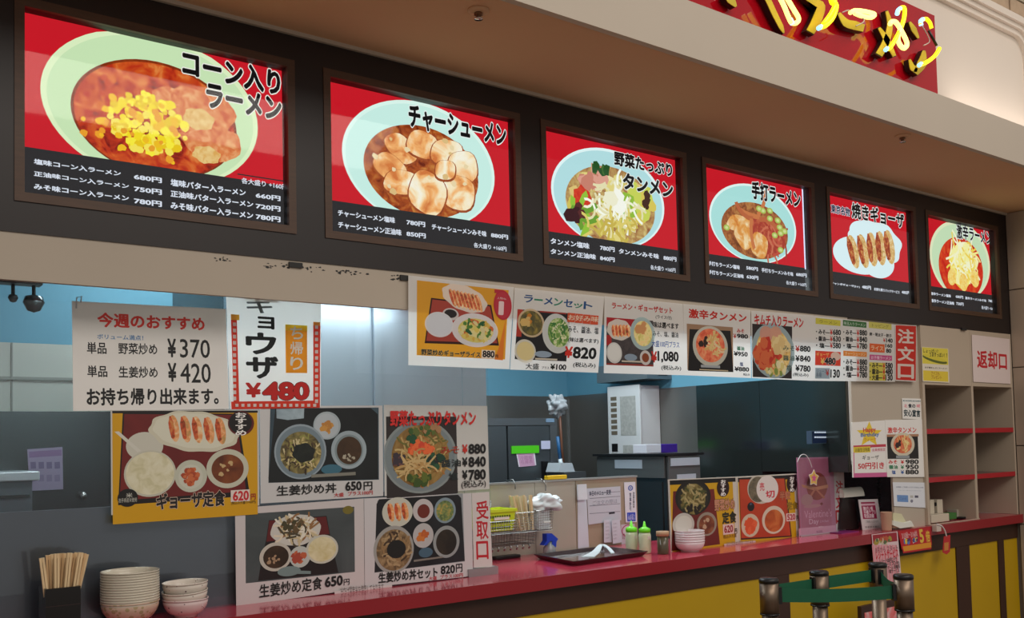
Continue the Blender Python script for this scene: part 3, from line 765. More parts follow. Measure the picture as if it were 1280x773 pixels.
# D: spicy tanmen
s = Sheet.px([(520, 92), (904, 128), (908, 516), (526, 500)], PY, c, tl=.35)
s.text('激辛タンメン', 550, 118, 882, 200, (214, 44, 30), .04)
s.rect(540, 205, 806, 482, (176, 140, 110)); s.shape([(556, 236), (790, 246), (806, 482), (548, 474)], (30, 26, 26))
s.ell(676, 335, 100, 116, (224, 222, 206)); s.ell(676, 330, 82, 96, s.f('spicy', [(200, 70, 40), (226, 110, 70), (236, 160, 110)], 40)); s.strands(690, 330, 50, 50, 30, 36, 8, [(244, 220, 150), (236, 196, 120), (250, 236, 190)], 4); s.blobs(646, 310, 30, 30, 6, 10, [(60, 40, 30)], 3)
s.rect(612, 464, 776, 478, (230, 210, 170)); s.rect(620, 440, 730, 460, (190, 196, 200))
s.text('みそ', 826, 234, 868, 260, (206, 50, 40), .03); s.text('¥', 806, 262, 822, 290, (206, 50, 40), .02); s.text('980', 826, 262, 890, 292, BLACK, .05)
s.text('醤油', 826, 334, 868, 360, (60, 150, 110), .03); s.text('¥950', 808, 362, 888, 394, BLACK, .04); s.text('塩', 842, 424, 862, 448, (70, 90, 150), .02); s.text('¥880', 812, 450, 896, 480, BLACK, .04); s.text('税込み', 862, 488, 900, 504, BLACK, .02)
s.build('menu_poster', PAPER, 'white spicy noodle poster, red title over one red soup bowl on black tray', 'poster', 'paper menu posters hung under the menu band')
# E: kimchi ramen
s = Sheet.px([(908, 130), (1262, 158), (1256, 532), (912, 516)], PY - .0015, c, tl=.35)
s.rect(914, 205, 1140, 520, (50, 40, 40)); s.ell(1036, 360, 122, 158, (176, 196, 200)); s.ell(1036, 365, 98, 132, s.f('kimchi', [(196, 150, 70), (226, 190, 110), (240, 214, 150)], 30))
s.ell(995, 265, 38, 46, (226, 170, 150)); s.ell(1050, 260, 32, 40, (230, 176, 150)); s.blobs(1000, 385, 62, 70, 30, 22, [(226, 84, 50), (236, 120, 70), (214, 60, 40)], 4); s.blobs(1080, 330, 40, 40, 16, 18, [(240, 214, 150), (250, 230, 170)], 6); s.blobs(1050, 460, 60, 36, 20, 12, [(240, 226, 150), (150, 170, 80), (255, 246, 200)], 8)
s.text('キムチ入りラーメン', 926, 148, 1206, 232, (214, 40, 40), .03)
for k, (a, b, cc) in enumerate((('みそ', '880', (206, 60, 50)), ('醤油', '840', BLACK), ('塩', '780', BLACK))):
    s.text(a, (1090, 1090, 1110)[k], 330 + k * 55, (1156, 1156, 1140)[k], 362 + k * 56, (80, 110, 100), .01); s.text('¥', 1160, 330 + k * 55, 1184, 366 + k * 56, cc, .03); s.text(b, 1186, 330 + k * 56, 1246, 368 + k * 57, BLACK, .05)
s.text('(税込み)', 1146, 484, 1234, 512, BLACK, .015)
s.build('menu_poster', PAPER, 'white kimchi ramen poster, bowl filling its left half, price list at right', 'poster', 'paper menu posters hung under the menu band')
# F: price list; crop (1000,380,4.571)
c = (1000, 380, 4.571)
s = Sheet.px([(72, 68), (540, 118), (542, 446), (64, 440)], PY, c, tl=.35)
s.rect(88, 80, 230, 128, (222, 214, 80)); s.rect(244, 92, 378, 138, (60, 120, 60)); s.rect(392, 102, 522, 150, (222, 214, 110))
s.text('ラーメン', 110, 92, 210, 120, (160, 150, 60), .01); s.text('味玉入りラーメン', 250, 100, 372, 132, (220, 236, 220), .01); s.text('トッピング', 410, 112, 505, 142, (160, 150, 60), .01)
def rows(x0, x1, y, dy, L):
    for k, (a, q) in enumerate(L):
        yy = y + dy * k; xm = x0 + (x1 - x0) * .55; xn = x0 + (x1 - x0) * .68
        s.text('・' + a + '―', x0, yy, xm, yy + 34, BLACK, .04); s.text('¥', xm + 2, yy, xn - 2, yy + 34, (214, 60, 50), .03); s.text(q, xn, yy, x1, yy + 36, BLACK, .05)
rows(90, 232, 145, 38, (('みそ', '680'), ('醤油', '630'), ('塩', '580'))); rows(246, 382, 148, 38, (('みそ', '880'), ('醤油', '840'), ('塩', '780')))
s.text('卵・明太子・餃子', 396, 162, 522, 194, BLACK, .03); s.text('¥', 474, 196, 486, 220, (214, 60, 50), .02); s.text('140', 490, 196, 528, 224, BLACK, .04)
s.rect(396, 226, 482, 280, (236, 110, 50)); s.text('ライス', 404, 238, 474, 270, (250, 226, 190), .02); s.text('160', 486, 228, 526, 252, BLACK, .04); s.text('80', 490, 256, 520, 282, BLACK, .04)
s.rect(86, 268, 230, 356, (226, 70, 44)); s.ell(202, 300, 28, 24, (240, 226, 210)); s.text('ギョーザ', 92, 276, 164, 302, (250, 206, 120), .02); s.text('¥', 116, 308, 138, 346, (250, 220, 120), .03); s.text('480', 138, 306, 202, 350, BLACK, .05, WHITE, .03)
s.rect(246, 268, 380, 304, (240, 150, 60)); s.text('チャーシューメン', 256, 274, 372, 300, (250, 230, 190), .02); s.rect(396, 290, 524, 326, (214, 90, 150)); s.text('お子様ラーメン', 404, 296, 518, 322, (250, 220, 236), .02)
s.rect(86, 366, 168, 428, (160, 176, 186)); s.text('ジュース\n各種', 92, 374, 150, 420, (90, 110, 130), .01); s.text('¥', 146, 376, 164, 412, (206, 60, 50), .02); s.text('130', 172, 374, 226, 424, BLACK, .05)
rows(246, 382, 316, 36, (('みそ', '880'), ('醤油', '850'), ('塩', '780'))); s.rect(394, 334, 486, 440, (226, 214, 90)); rows(396, 528, 336, 34, (('みそ', '580'), ('醤油', '480'), ('大盛', '130')))
s.build('price_list', PAPER, 'white price list sheet with coloured headings, left of the red order sign', 'price list')
# G: red 注文口
s = Sheet.px([(541, 118), (664, 124), (662, 446), (543, 440)], PY - .0015, c, tl=.35)
s.rect(545, 122, 660, 440, (222, 52, 34)); s.vtext('注文口', 556, 136, 650, 436, (240, 226, 216), bold=.03)
s.build('order_sign', PAPER, 'tall red order sign with three white characters at the right end of the hung posters', 'sign')
# H: white board poster left ("this week") on the glass; crop (80,360,3.879)
c = (80, 360, 3.879)
s = Sheet.px([(38, 64), (785, 103), (800, 588), (44, 598)], YG, c)
s.rect(44, 70, 780, 104, (226, 224, 224))
s.text('今週のおすすめ', 160, 118, 682, 210, (222, 44, 30), .035); s.text('ボリューム満点！', 160, 224, 384, 256, (50, 120, 180), .015)
s.text('単品', 110, 262, 206, 322, BLACK, .02); s.text('野菜炒め', 262, 266, 452, 326, BLACK, .02); s.text('¥', 500, 246, 544, 338, BLACK, .03); s.text('370', 560, 248, 708, 342, BLACK, .01)
s.text('単品', 112, 376, 210, 434, BLACK, .02); s.text('生姜炒め', 264, 380, 454, 438, BLACK, .02); s.text('¥', 502, 364, 546, 456, BLACK, .03); s.text('420', 562, 366, 712, 462, BLACK, .01)
s.text('お持ち帰り出来ます。', 108, 486, 750, 566, BLACK, .03)
o = s.build('recommendation_poster', PAPER, 'white poster of weekly recommendations in red and black writing, upper left of the glass', 'poster')
q = at(96, 372, Y=YG - .01); MB().tube([(q.x, YG - .004, q.z - .03), (q.x, YG - .01, q.z), (q.x + .012, YG - .012, q.z + .004), (q.x + .012, YG - .004, q.z - .012)], .002, mat('clear_plastic', (190, 200, 205), .1), 6).build('clip', o)
# I: gyoza takeaway poster
s = Sheet.px([(785, 36), (1246, 70), (1244, 580), (804, 588)], YG - .0015, c, tl=.30)
def fb(a, b, cc): s.rect(a[0], a[1], b[0], b[1], cc)
s.rect(808, 128, 850, 580, (226, 60, 36)); s.rect(1208, 165, 1240, 572, (226, 60, 36)); s.rect(810, 552, 1240, 582, (226, 60, 36))
s.rect(808, 128, 850, 158, (246, 190, 60)); s.rect(1208, 165, 1240, 185, (246, 170, 60))
for k in range(13): yy = 168 + k * 30; s.rect(818, yy, 834, yy + 18, PAPER); s.rect(1216, yy + 14, 1231, yy + 31, PAPER)
for k in range(14): s.rect(830 + k * 29, 563, 845 + k * 29, 577, PAPER)
s.text('ギ', 882, 42, 1020, 128, (120, 130, 134), .02); s.rect(872, 30, 1040, 74, PAPER, 'lettering')
[s.text(*q_, (28, 34, 34), .038) for q_ in (('ヨ', 936, 138, 1020, 203), ('ウ', 878, 214, 1030, 326), ('ザ', 880, 330, 1040, 442))]
s.rect(1072, 190, 1178, 414, (244, 160, 24)); s.rect(1072, 178, 1178, 212, (250, 214, 40)); s.vtext('ち帰り', 1095, 182, 1158, 404, WHITE, bold=.02)
s.text('¥', 878, 460, 956, 532, (214, 40, 34), .05); s.text('480', 960, 456, 1188, 545, (222, 44, 40), .07, (90, 20, 20), .02)
s.build('takeaway_poster', PAPER, 'white dumpling takeaway poster with red chequered border, price 480', 'poster')
# J: gyoza set (yellow); crop (130,500,5.155)
c = (130, 500, 5.155)
s = Sheet.px([(42, 66), (996, 64), (1000, 682), (46, 744)], YG - .0015, c)
s.rect(52, 72, 990, 738, (214, 160, 10)); s.rect(52, 72, 990, 84, (20, 16, 16))
s.shape([(120, 84), (860, 90), (940, 620), (90, 680)], (22, 14, 14)); s.shape([(130, 92), (850, 98), (915, 590), (100, 650)], s.f('redtray', [(104, 26, 26), (124, 34, 30)], 8))
s.ell(262, 300, 120, 92, (206, 204, 190)); s.shape([(66, 206), (94, 204), (240, 330), (215, 338)], (214, 212, 200))
s.ell(590, 205, 292, 130, (212, 208, 186), rot=-.1, wav=.03, wn=10, n=60); s.ell(590, 200, 268, 112, (222, 220, 200), rot=-.1, wav=.02, wn=10, n=60)
for k in range(5): s.gyoza(440 + k * 75, 185 + k * 4, 88, 32, .14, (176, 84, 40) if k < 3 else (110, 60, 50), (196, 160, 96))
s.ell(298, 476, 168, 150, (200, 198, 180)); s.ell(298, 474, 156, 138, s.f('rice', [(206, 200, 160), (222, 216, 184), (230, 226, 200)], 40))
s.ell(560, 492, 104, 104, (196, 198, 180)); s.ell(558, 496, 78, 78, (206, 206, 190)); s.blobs(555, 498, 44, 54, 40, 16, [(190, 84, 44), (206, 110, 64), (170, 70, 40)], 2)
s.ell(796, 444, 136, 126, (200, 200, 180)); s.ell(796, 446, 104, 94, s.f('brownsoup', [(90, 40, 16), (120, 60, 26), (150, 84, 40)], 14)); s.blobs(790, 450, 60, 50, 7, 12, [(200, 170, 120)], 5)
s.ell(882, 152, 84, 78, (96, 18, 20)); s.ell(878, 148, 74, 70, (18, 14, 14)); s.vtext('おすすめ', 845, 80, 916, 232, WHITE, bold=.03)
s.ell(152, 632, 66, 58, (20, 16, 16)); s.text('米', 140, 602, 182, 630, (200, 200, 190), .01); s.text('岩手県産米使用', 92, 636, 210, 658, (180, 180, 170), .01)
s.text('ギョーザ定食', 335, 604, 780, 684, (24, 18, 16), .04, (226, 200, 180), .03, shear=.1)
s.rect(815, 584, 938, 652, (230, 214, 206)); s.text('620', 828, 590, 932, 648, (200, 36, 44), .06); s.text('円', 944, 606, 976, 644, (160, 30, 30), .03); s.text('(税込み大盛り+60円)', 818, 656, 976, 670, (90, 70, 20), .01)
s.build('menu_poster', (206, 204, 198), 'yellow poster of a dumpling set meal on a red tray, price 620, lower left', 'poster', 'set meal posters taped to the glass')
# K: 生姜炒め丼; crop (280,500,5.52)
c = (280, 500, 5.52)
s = Sheet.px([(245, 44), (1092, 40), (1098, 664), (252, 716)], YG, c)
s.shape([(318, 60), (1066, 54), (1068, 552), (305, 574)], s.f('dimblue', [(52, 70, 82), (70, 92, 104)], 6)); s.shape([(352, 62), (1010, 56), (1060, 100), (1062, 548), (312, 572), (305, 540)], s.f('blacktray', [(14, 18, 20), (30, 36, 38)], 5)); s.shape([(360, 64), (552, 60), (550, 128), (440, 140), (362, 128)], s.f('glint', [(90, 112, 128), (170, 190, 200)], 10))
s.ell(710, 178, 94, 96, (170, 184, 190)); s.ell(708, 180, 82, 84, (184, 194, 200)); s.blobs(708, 185, 36, 38, 26, 14, [(206, 150, 70), (190, 130, 60)], 3)
s.ell(528, 358, 180, 190, (150, 166, 176)); s.ell(528, 360, 168, 178, (118, 136, 146)); s.ell(530, 366, 142, 146, s.f('donburi', [(70, 60, 40), (130, 120, 70), (190, 170, 110)], 40)); s.strands(530, 370, 110, 115, 80, 40, 10, [(196, 180, 120), (90, 70, 46), (150, 150, 80), (60, 46, 34), (210, 196, 150)], 4); s.ell(548, 366, 76, 66, s.f('nori', [(16, 22, 20), (34, 40, 34)], 60), wav=.06)
s.ell(860, 346, 122, 132, (160, 176, 184)); s.ell(860, 348, 98, 108, (130, 146, 150)); s.ell(862, 350, 86, 96, s.f('darksoup', [(50, 34, 20), (84, 58, 34)], 14)); s.blobs(860, 400, 40, 24, 12, 8, [(176, 170, 150)], 6)
s.ell(740, 480, 72, 34, (60, 110, 130)); s.shape([(600, 516), (905, 498), (906, 520), (600, 538)], (130, 130, 120))
s.text('生姜炒め丼', 360, 594, 774, 642, (18, 18, 18), .02); s.text('650', 834, 566, 948, 624, BLACK, .06); s.text('円', 960, 566, 1022, 622, BLACK, .02); s.text('大盛', 756, 644, 824, 668, (190, 60, 60), .02); s.text('プラス100円', 852, 634, 1024, 654, (190, 60, 60), .02)
s.build('menu_poster', (206, 206, 206), 'white poster of a ginger pork rice bowl on black tray with soup, price 650', 'poster', 'set meal posters taped to the glass')
# L: vegetable tanmen; crop (470,500,6.187)
c = (470, 500, 6.187)
s = Sheet.px([(60, 40), (858, 48), (876, 690), (66, 746)], YG - .0015, c)
s.rect(76, 130, 632, 724, (46, 40, 40)); s.ell(345, 440, 286, 284, (140, 150, 150)); s.ell(345, 442, 268, 266, (124, 136, 140)); s.ell(345, 435, 222, 240, s.f('tan', [(110, 80, 36), (150, 116, 60), (176, 146, 84)], 24))
s.strands(360, 420, 170, 190, 110, 90, 12, [(190, 160, 100), (206, 180, 120), (150, 120, 60), (176, 120, 60), (110, 110, 50)], 3)
s.blobs(380, 230, 130, 30, 14, 22, [(60, 96, 44), (96, 110, 50), (176, 130, 90)], 8); s.blobs(345, 375, 110, 36, 26, 24, [(222, 84, 40), (236, 110, 56), (214, 70, 44)], 5); s.blobs(280, 300, 30, 30, 6, 20, [(30, 80, 50)], 6)
s.blobs(440, 470, 70, 60, 16, 30, [(24, 64, 44), (40, 86, 56), (30, 40, 40)], 7); s.blobs(170, 490, 40, 60, 10, 24, [(60, 50, 60), (110, 70, 66)], 9); s.blobs(330, 610, 90, 40, 14, 26, [(60, 84, 30), (96, 110, 40)], 10); s.strands(310, 500, 80, 60, 30, 110, 13, [(206, 176, 120), (190, 150, 90)], 11)
s.text('野菜たっぷりタンメン', 104, 80, 770, 202, (214, 44, 40), .04)
for k, (a, q, cc) in enumerate((('みそ', '880', (200, 50, 40)), ('醤油', '840', BLACK), ('塩', '780', BLACK))):
    yy = 350 + k * 100; s.text(a, (496, 496, 556)[k], yy + 14, (640, 652, 630)[k], yy + 66, (170, 60, 40) if k == 0 else (40, 50, 50), .02); s.text('¥', 662, yy - 4, 704, yy + 66, cc, .05); s.text(q, 710, yy - 8, 846, yy + 66, BLACK, .07)
s.text('(税込み)', 656, 626, 846, 680, (30, 30, 30), .01)
s.build('menu_poster', (206, 206, 202), 'white vegetable noodle poster with red title and three prices, taped low on the glass', 'poster', 'set meal posters taped to the glass')
# M: 生姜炒め定食; crop (290,610,3.879)
c = (290, 610, 3.879)
s = Sheet.px([(14, 100), (638, 52), (642, 486), (20, 578)], YG, c)
s.shape([(64, 128), (592, 92), (595, 408), (66, 464)], s.f('slate', [(58, 66, 68), (84, 92, 94)], 5)); s.shape([(178, 158), (458, 136), (475, 230), (515, 412), (126, 452), (140, 360), (165, 250)], (26, 16, 18)); s.shape([(180, 160), (455, 140), (472, 225), (166, 262)], (96, 26, 28)); s.ell(562, 108, 26, 20, (120, 110, 40))
s.ell(310, 205, 122, 76, (206, 204, 196), wav=.02, wn=8); s.strands(308, 195, 80, 50, 90, 50, 9, [(206, 190, 150), (226, 214, 190), (150, 110, 70), (80, 70, 50), (230, 226, 210)], 3); s.blobs(300, 180, 50, 30, 12, 14, [(70, 66, 40), (100, 80, 50)], 4)
s.ell(210, 335, 78, 70, (196, 192, 180)); s.ell(212, 336, 62, 55, s.f('darksoup2', [(40, 28, 16), (74, 50, 30)], 14)); s.blobs(205, 350, 34, 24, 10, 7, [(170, 140, 110)], 3)
s.ell(328, 335, 50, 52, (190, 196, 190)); s.blobs(322, 334, 28, 26, 16, 12, [(170, 70, 50), (190, 96, 60)], 4); s.ell(436, 298, 78, 70, (200, 200, 186)); s.ell(436, 298, 68, 60, s.f('rice2', [(206, 194, 140), (226, 218, 180)], 40)); s.ell(275, 405, 56, 24, (120, 140, 140)); s.shape([(275, 400), (380, 404), (380, 418), (275, 418)], (120, 140, 140))
s.text('生姜炒め定食', 130, 470, 436, 492, (20, 20, 20), .02); s.text('650', 448, 434, 536, 472, BLACK, .06); s.text('円', 540, 444, 568, 470, BLACK, .01)
s.build('menu_poster', (206, 200, 200), 'white poster of a ginger stir-fry set meal on dark red tray, bottom left', 'poster', 'set meal posters taped to the glass')
# N: 丼セット
s = Sheet.px([(640, 52), (1160, 26), (1168, 428), (644, 486)], YG - .0015, c)
s.shape([(704, 62), (1118, 28), (1128, 358), (690, 412)], (150, 156, 160)); s.shape([(712, 56), (1095, 34), (1110, 50), (1128, 355), (690, 412), (700, 80)], s.f('blacktray2', [(14, 16, 20), (34, 36, 42)], 5))
s.ell(802, 118, 74, 72, (200, 200, 186)); 
for k in range(3): s.gyoza(765 + k * 34, 120 - k * 2, 46, 16, .15, (150, 90, 50), (196, 160, 110))
s.ell(926, 110, 50, 56, (196, 190, 190)); s.ell(928, 114, 30, 34, (110, 40, 30)); s.ell(1032, 110, 52, 62, (130, 150, 160)); s.ell(1032, 112, 42, 50, s.f('salad', [(60, 80, 50), (120, 140, 80), (190, 160, 80)], 60)); s.ell(784, 300, 98, 116, (160, 160, 156)); s.ell(786, 302, 86, 100, s.f('don2', [(80, 64, 44), (130, 104, 70), (176, 150, 110)], 50)); s.strands(786, 300, 66, 76, 50, 34, 9, [(176, 150, 110), (70, 52, 34), (150, 120, 80)], 4); s.ell(796, 298, 46, 44, (22, 22, 20))
s.ell(926, 232, 50, 60, (186, 184, 184)); s.blobs(926, 234, 22, 26, 12, 11, [(206, 120, 50), (190, 96, 40)], 3); s.ell(1038, 262, 64, 78, (150, 156, 156)); s.ell(1038, 264, 50, 62, s.f('darksoup3', [(28, 24, 20), (56, 46, 34)], 14)); s.ell(938, 314, 34, 24, (70, 100, 120)); s.shape([(880, 350), (1020, 332), (1020, 340), (880, 360)], (130, 124, 116))
s.text('生姜炒め丼セット', 708, 412, 996, 434, (20, 20, 20), .03); s.text('820', 1010, 380, 1080, 414, BLACK, .06); s.text('円', 1084, 370, 1116, 408, BLACK, .02); s.text('大盛', 952, 432, 992, 446, (190, 60, 70), .02); s.text('プラス100円', 1008, 424, 1118, 432, (190, 60, 70), .02)
s.build('menu_poster', (206, 204, 206), 'white poster of a rice bowl set with six dishes on black tray, price 820', 'poster', 'set meal posters taped to the glass')
# notice strip under M/N
s = Sheet.px([(496, 502), (775, 470), (776, 486), (498, 520)], YG - .006, c)
s.text('当店は国産米を使用しております', 524, 484, 736, 506, (120, 110, 110), .01)
s.build('notice_strip', (214, 206, 206), 'narrow white notice strip along the bottom of the two lowest glass posters', 'notice')
# O: 受取口
s = Sheet.px([(1162, 26), (1246, 20), (1262, 384), (1172, 388)], YG - .003, c)
s.vtext('受取口', 1182, 60, 1244, 352, (190, 30, 44), bold=.02)
s.build('pickup_sign', (214, 208, 206), 'narrow white pickup sign with three red characters at the end of the glass', 'sign')

# glass partition with its foot rail
gx1 = at(608, 640, Y=0.18).x
gp = empty('glass_partition', (gx1, 0.18, ZC), 'clear glass partition on a steel foot rail at the left half of the counter', 'glass partition')
B('glass_pane', (-2.15, 0.168, ZC + .001), (gx1 - .101, 0.176, 2.3), glassy('partition_glass', 0.035, 0.0), gp)
B('glass_edge_strip', (gx1 - .1005, 0.168, ZC + .0285), (gx1 + .012, 0.176, 2.3), glassy('partition_glass', 0.035, 0.0), gp)
B('foot_rail', (gx1 - .10, 0.155, ZC), (gx1 + .03, 0.19, ZC + .028), steel('rail_steel', (170, 170, 172), .3), gp)
# steel splash panel standing behind the glass
sp = B('splash_panel', (-2.1, 0.20, ZC), (1.93, 0.215, 1.284), steel('splash_steel', (118, 118, 130), 0.28)); tag(sp, 'brushed stainless splash panel behind the stacked bowls and chopsticks', 'panel')
# steel upright panel between posters, lit from above
sx0, sx1 = at(398, 450, Y=.6).x, at(608, 500, Y=.6).x
t = empty('steel_cabinet', (sx0, .6, 0), 'tall pale brushed steel cabinet behind the glass between the upper posters', 'cabinet')
seam = at(470, 450, Y=.6).x
B('door', (sx0 - .35, .60, .2), (seam - .016, .63, 2.25), steel('cabinet_steel', (176, 186, 196), .36), t)
B('door', (seam + .016, .60, .2), (sx1, .63, 2.25), MC['cabinet_steel'], t)
B('centre_post', (seam - .015, .585, .2), (seam + .015, .63, 2.25), MC['cabinet_steel'], t)
B('carcass', (sx0 - .35, .631, 0), (sx1, 1.2, 2.25), MC['dark_steel'], t)
# fluorescent lamp behind the header
t = empty('fluorescent_lamp', (1.35, .40, 2.03), 'long white fluorescent lamp behind the top of the glass', 'lamp')
B('housing', (.66, .36, 2.03), (2.04, .44, 2.08), mat('white_enamel', (226, 228, 226), .4), t)
MB().tube([(.68, .40, 2.012), (2.02, .40, 2.012)], .014, mat('lit_tube', (236, 246, 255), .3, emis=9.0), 10).build('tube', t)
B('hanger_rod', (.9, .395, 2.08), (.91, .405, 2.75), MC['white_enamel'], t); B('hanger_rod', (1.8, .395, 2.08), (1.81, .405, 2.75), MC['white_enamel'], t)
# dark pipe rail with two little lamps seen at far left
t = empty('track_light', (.5, .9, 2.0), 'dark ceiling track with two small round spot lamps at the far left', 'lamp')
a, b = at(-60, 352, Y=.8), at(52, 353, Y=.8)
B('track', (a.x, .78, b.z - .012), (b.x, .84, b.z + .03), mat('dark_metal', (24, 26, 28), .4, .6), t)
for (px, py, r) in ((17, 372, .016), (43, 378, .034)):
    q = at(px, py, Y=.8)
    MB().tube([(q.x, .81, b.z - .01), (q.x, .81, q.z + r * .6)], .006, MC['dark_metal'], 8).build('stem', t)
    MB().lathe([(0, -r), (r * .6, -r * .8), (r, 0), (r * .8, r * .6), (0, r * .8)], mat('lamp_glass_grey', (70, 78, 80), .15, .5), (q.x, .81, q.z), 18).build('spot_lamp', t)

# notice, worktop unit and door knob on the dark steel at the far left
s = Sheet.px([(34, 562), (78, 559), (79, 612), (37, 614)], 1.498, (0, 0, 1))
s.rect(36, 565, 77, 570, (150, 120, 160)); 
for k in range(4): s.rect(38 + k * 10, 578, 45 + k * 10, 586, (130, 116, 150)); s.rect(38 + k * 10, 594, 45 + k * 10, 602, (150, 136, 166))
s.build('wall_notice', (170, 156, 184), 'lilac notice sheet on the dark steel wall at the far left', 'notice')
a, b = at(-40, 592, Y=1.15), at(41, 601, Y=1.15)
t = empty('prep_unit', (a.x, 1.15, 0), 'steel preparation unit with pale top at the far left behind the glass', 'cabinet')
B('worktop', (a.x, 1.13, b.z), (b.x + .02, 1.49, a.z), mat('pale_steel_top', (206, 212, 216), .3, .2), t, .004); B('body', (a.x, 1.16, 0), (b.x, 1.485, b.z - .001), steel('unit_steel', (130, 138, 146), .35), t)
B('top_shadow_bar', (a.x, 1.15, b.z - .06), (b.x - .01, 1.1595, b.z - .05), MC['dark_steel'], t)  # solid dark bar imitating the shadow line below the worktop
q = at(104, 620, Y=1.47)
o = MB().lathe([(0, -.014), (.014, -.010), (.016, 0), (.010, .014), (0, .018)], mat('knob_steel', (190, 190, 188), .25, .9), tuple(q), 16).build('wall_knob'); tag(o, 'small round steel knob low on the dark steel wall', 'knob')
B('stem', (q.x - .004, q.y + .01, q.z - .004), (q.x + .004, 1.4995, q.z + .004), MC['knob_steel'], o)

# ================================================================== THINGS ON THE COUNTER (left)
m_ceram = mat('cream_ceramic', (214, 206, 188), .25, noise=.05, scale=20, coat=.3)
def floral(name, basec, dots, scale=26, thr=.12):
    if name in MC: return MC[name]
    m, N, L, b = new_mat(name)
    tc = N.new('ShaderNodeTexCoord'); v = N.new('ShaderNodeTexVoronoi'); v.inputs['Scale'].default_value = scale
    L.new(tc.outputs['Object'], v.inputs['Vector'])
    rp = N.new('ShaderNodeValToRGB'); rp.color_ramp.interpolation = 'CONSTANT'
    rp.color_ramp.elements[0].color = rgb(dots); rp.color_ramp.elements[1].position = thr; rp.color_ramp.elements[1].color = rgb(basec)
    L.new(v.outputs['Distance'], rp.inputs[0]); L.new(rp.outputs[0], b.inputs['Base Color']); b.inputs['Roughness'].default_value = .25
    MC[name] = m; return m
# chopstick holder
hx, hy = at(57, 760, Y=.03).x, .03
hw = at(101, 760, Y=.03).x - hx; hz = at(79, 735, Y=.03).z
t = empty('chopstick_holder', (hx, hy, ZC), 'black square chopstick box on the counter at the far left', 'holder')
mb = MB(); T = .006; mk = mat('black_lacquer', (16, 14, 14), .22)
mb.box((hx, hy, ZC), (hx + hw, hy + .085, ZC + .006), mk)
for a, b in (((hx, hy, ZC), (hx + hw, hy + T, hz)), ((hx, hy + .085 - T, ZC), (hx + hw, hy + .085, hz)), ((hx, hy + T, ZC), (hx + T, hy + .085 - T, hz)), ((hx + hw - T, hy + T, ZC), (hx + hw, hy + .085 - T, hz))): mb.box(a, b, mk)
mb.build('box', t)
for zz in (.3, .62): B('groove', (hx - .0008, hy - .0008, ZC + (hz - ZC) * zz), (hx + hw + .0008, hy, ZC + (hz - ZC) * zz + .002), mat('lacquer_line', (40, 22, 22), .4), t)
m_wood = mat('pale_aspen', (236, 206, 160), .6, noise=.22, scale=5, stretch=(40, 40, 1.5)); m_wood2 = mat('aspen_tan', (220, 182, 134), .6, noise=.22, scale=5, stretch=(40, 40, 1.5))
tips = [(52, 698), (60, 694.5), (66, 693), (71, 692.5), (77, 692), (82, 692), (87, 691.5), (92, 692), (96, 691), (101, 691), (105, 692), (108, 693)]
ordn = ['leftmost', 'second', 'third', 'fourth', 'fifth', 'sixth', 'seventh', 'eighth', 'ninth', 'tenth', 'eleventh', 'twelfth', 'thirteenth', 'fourteenth', 'fifteenth', 'sixteenth']
for i, (px, py) in enumerate(tips):
    yy = hy + .022 + (i % 3) * .020
    top = at(px, py, Y=yy); bx = hx + .016 + (hw - .032) * i / (len(tips) - 1); bot = Vector((bx, hy + .020 + (i % 3) * .020, ZC + .012))
    d = (bot - top).normalized(); u = Vector((0, -1, 0)).cross(d).normalized() * .0062; v = Vector((0, 1, 0)) * .0035
    mb = MB(); mw = m_wood if i % 3 != 1 else m_wood2
    for sgn in (-1, 1):
        cc = u * .55 * sgn; q = [top + cc + a * u * .44 + b_ * v * .9 for a, b_ in ((-1, -1), (1, -1), (1, 1), (-1, 1))]
        mb.prism(q, bot - top, mw)
    mb.prism([top + a * u * .99 + b_ * v * .6 for a, b_ in ((-1, -1), (1, -1), (1, 1), (-1, 1))], d * .012, mw)
    o = mb.build('chopstick_pair', at0=bot)
    tag(o, 'wooden disposable chopstick pair, ' + (ordn[i] + ' from the left' if i else 'leftmost') + ' in the black box' if i < len(tips) - 1 else 'wooden disposable chopstick pair leaning furthest right in the black box', 'chopsticks', 'chopsticks in the black box')
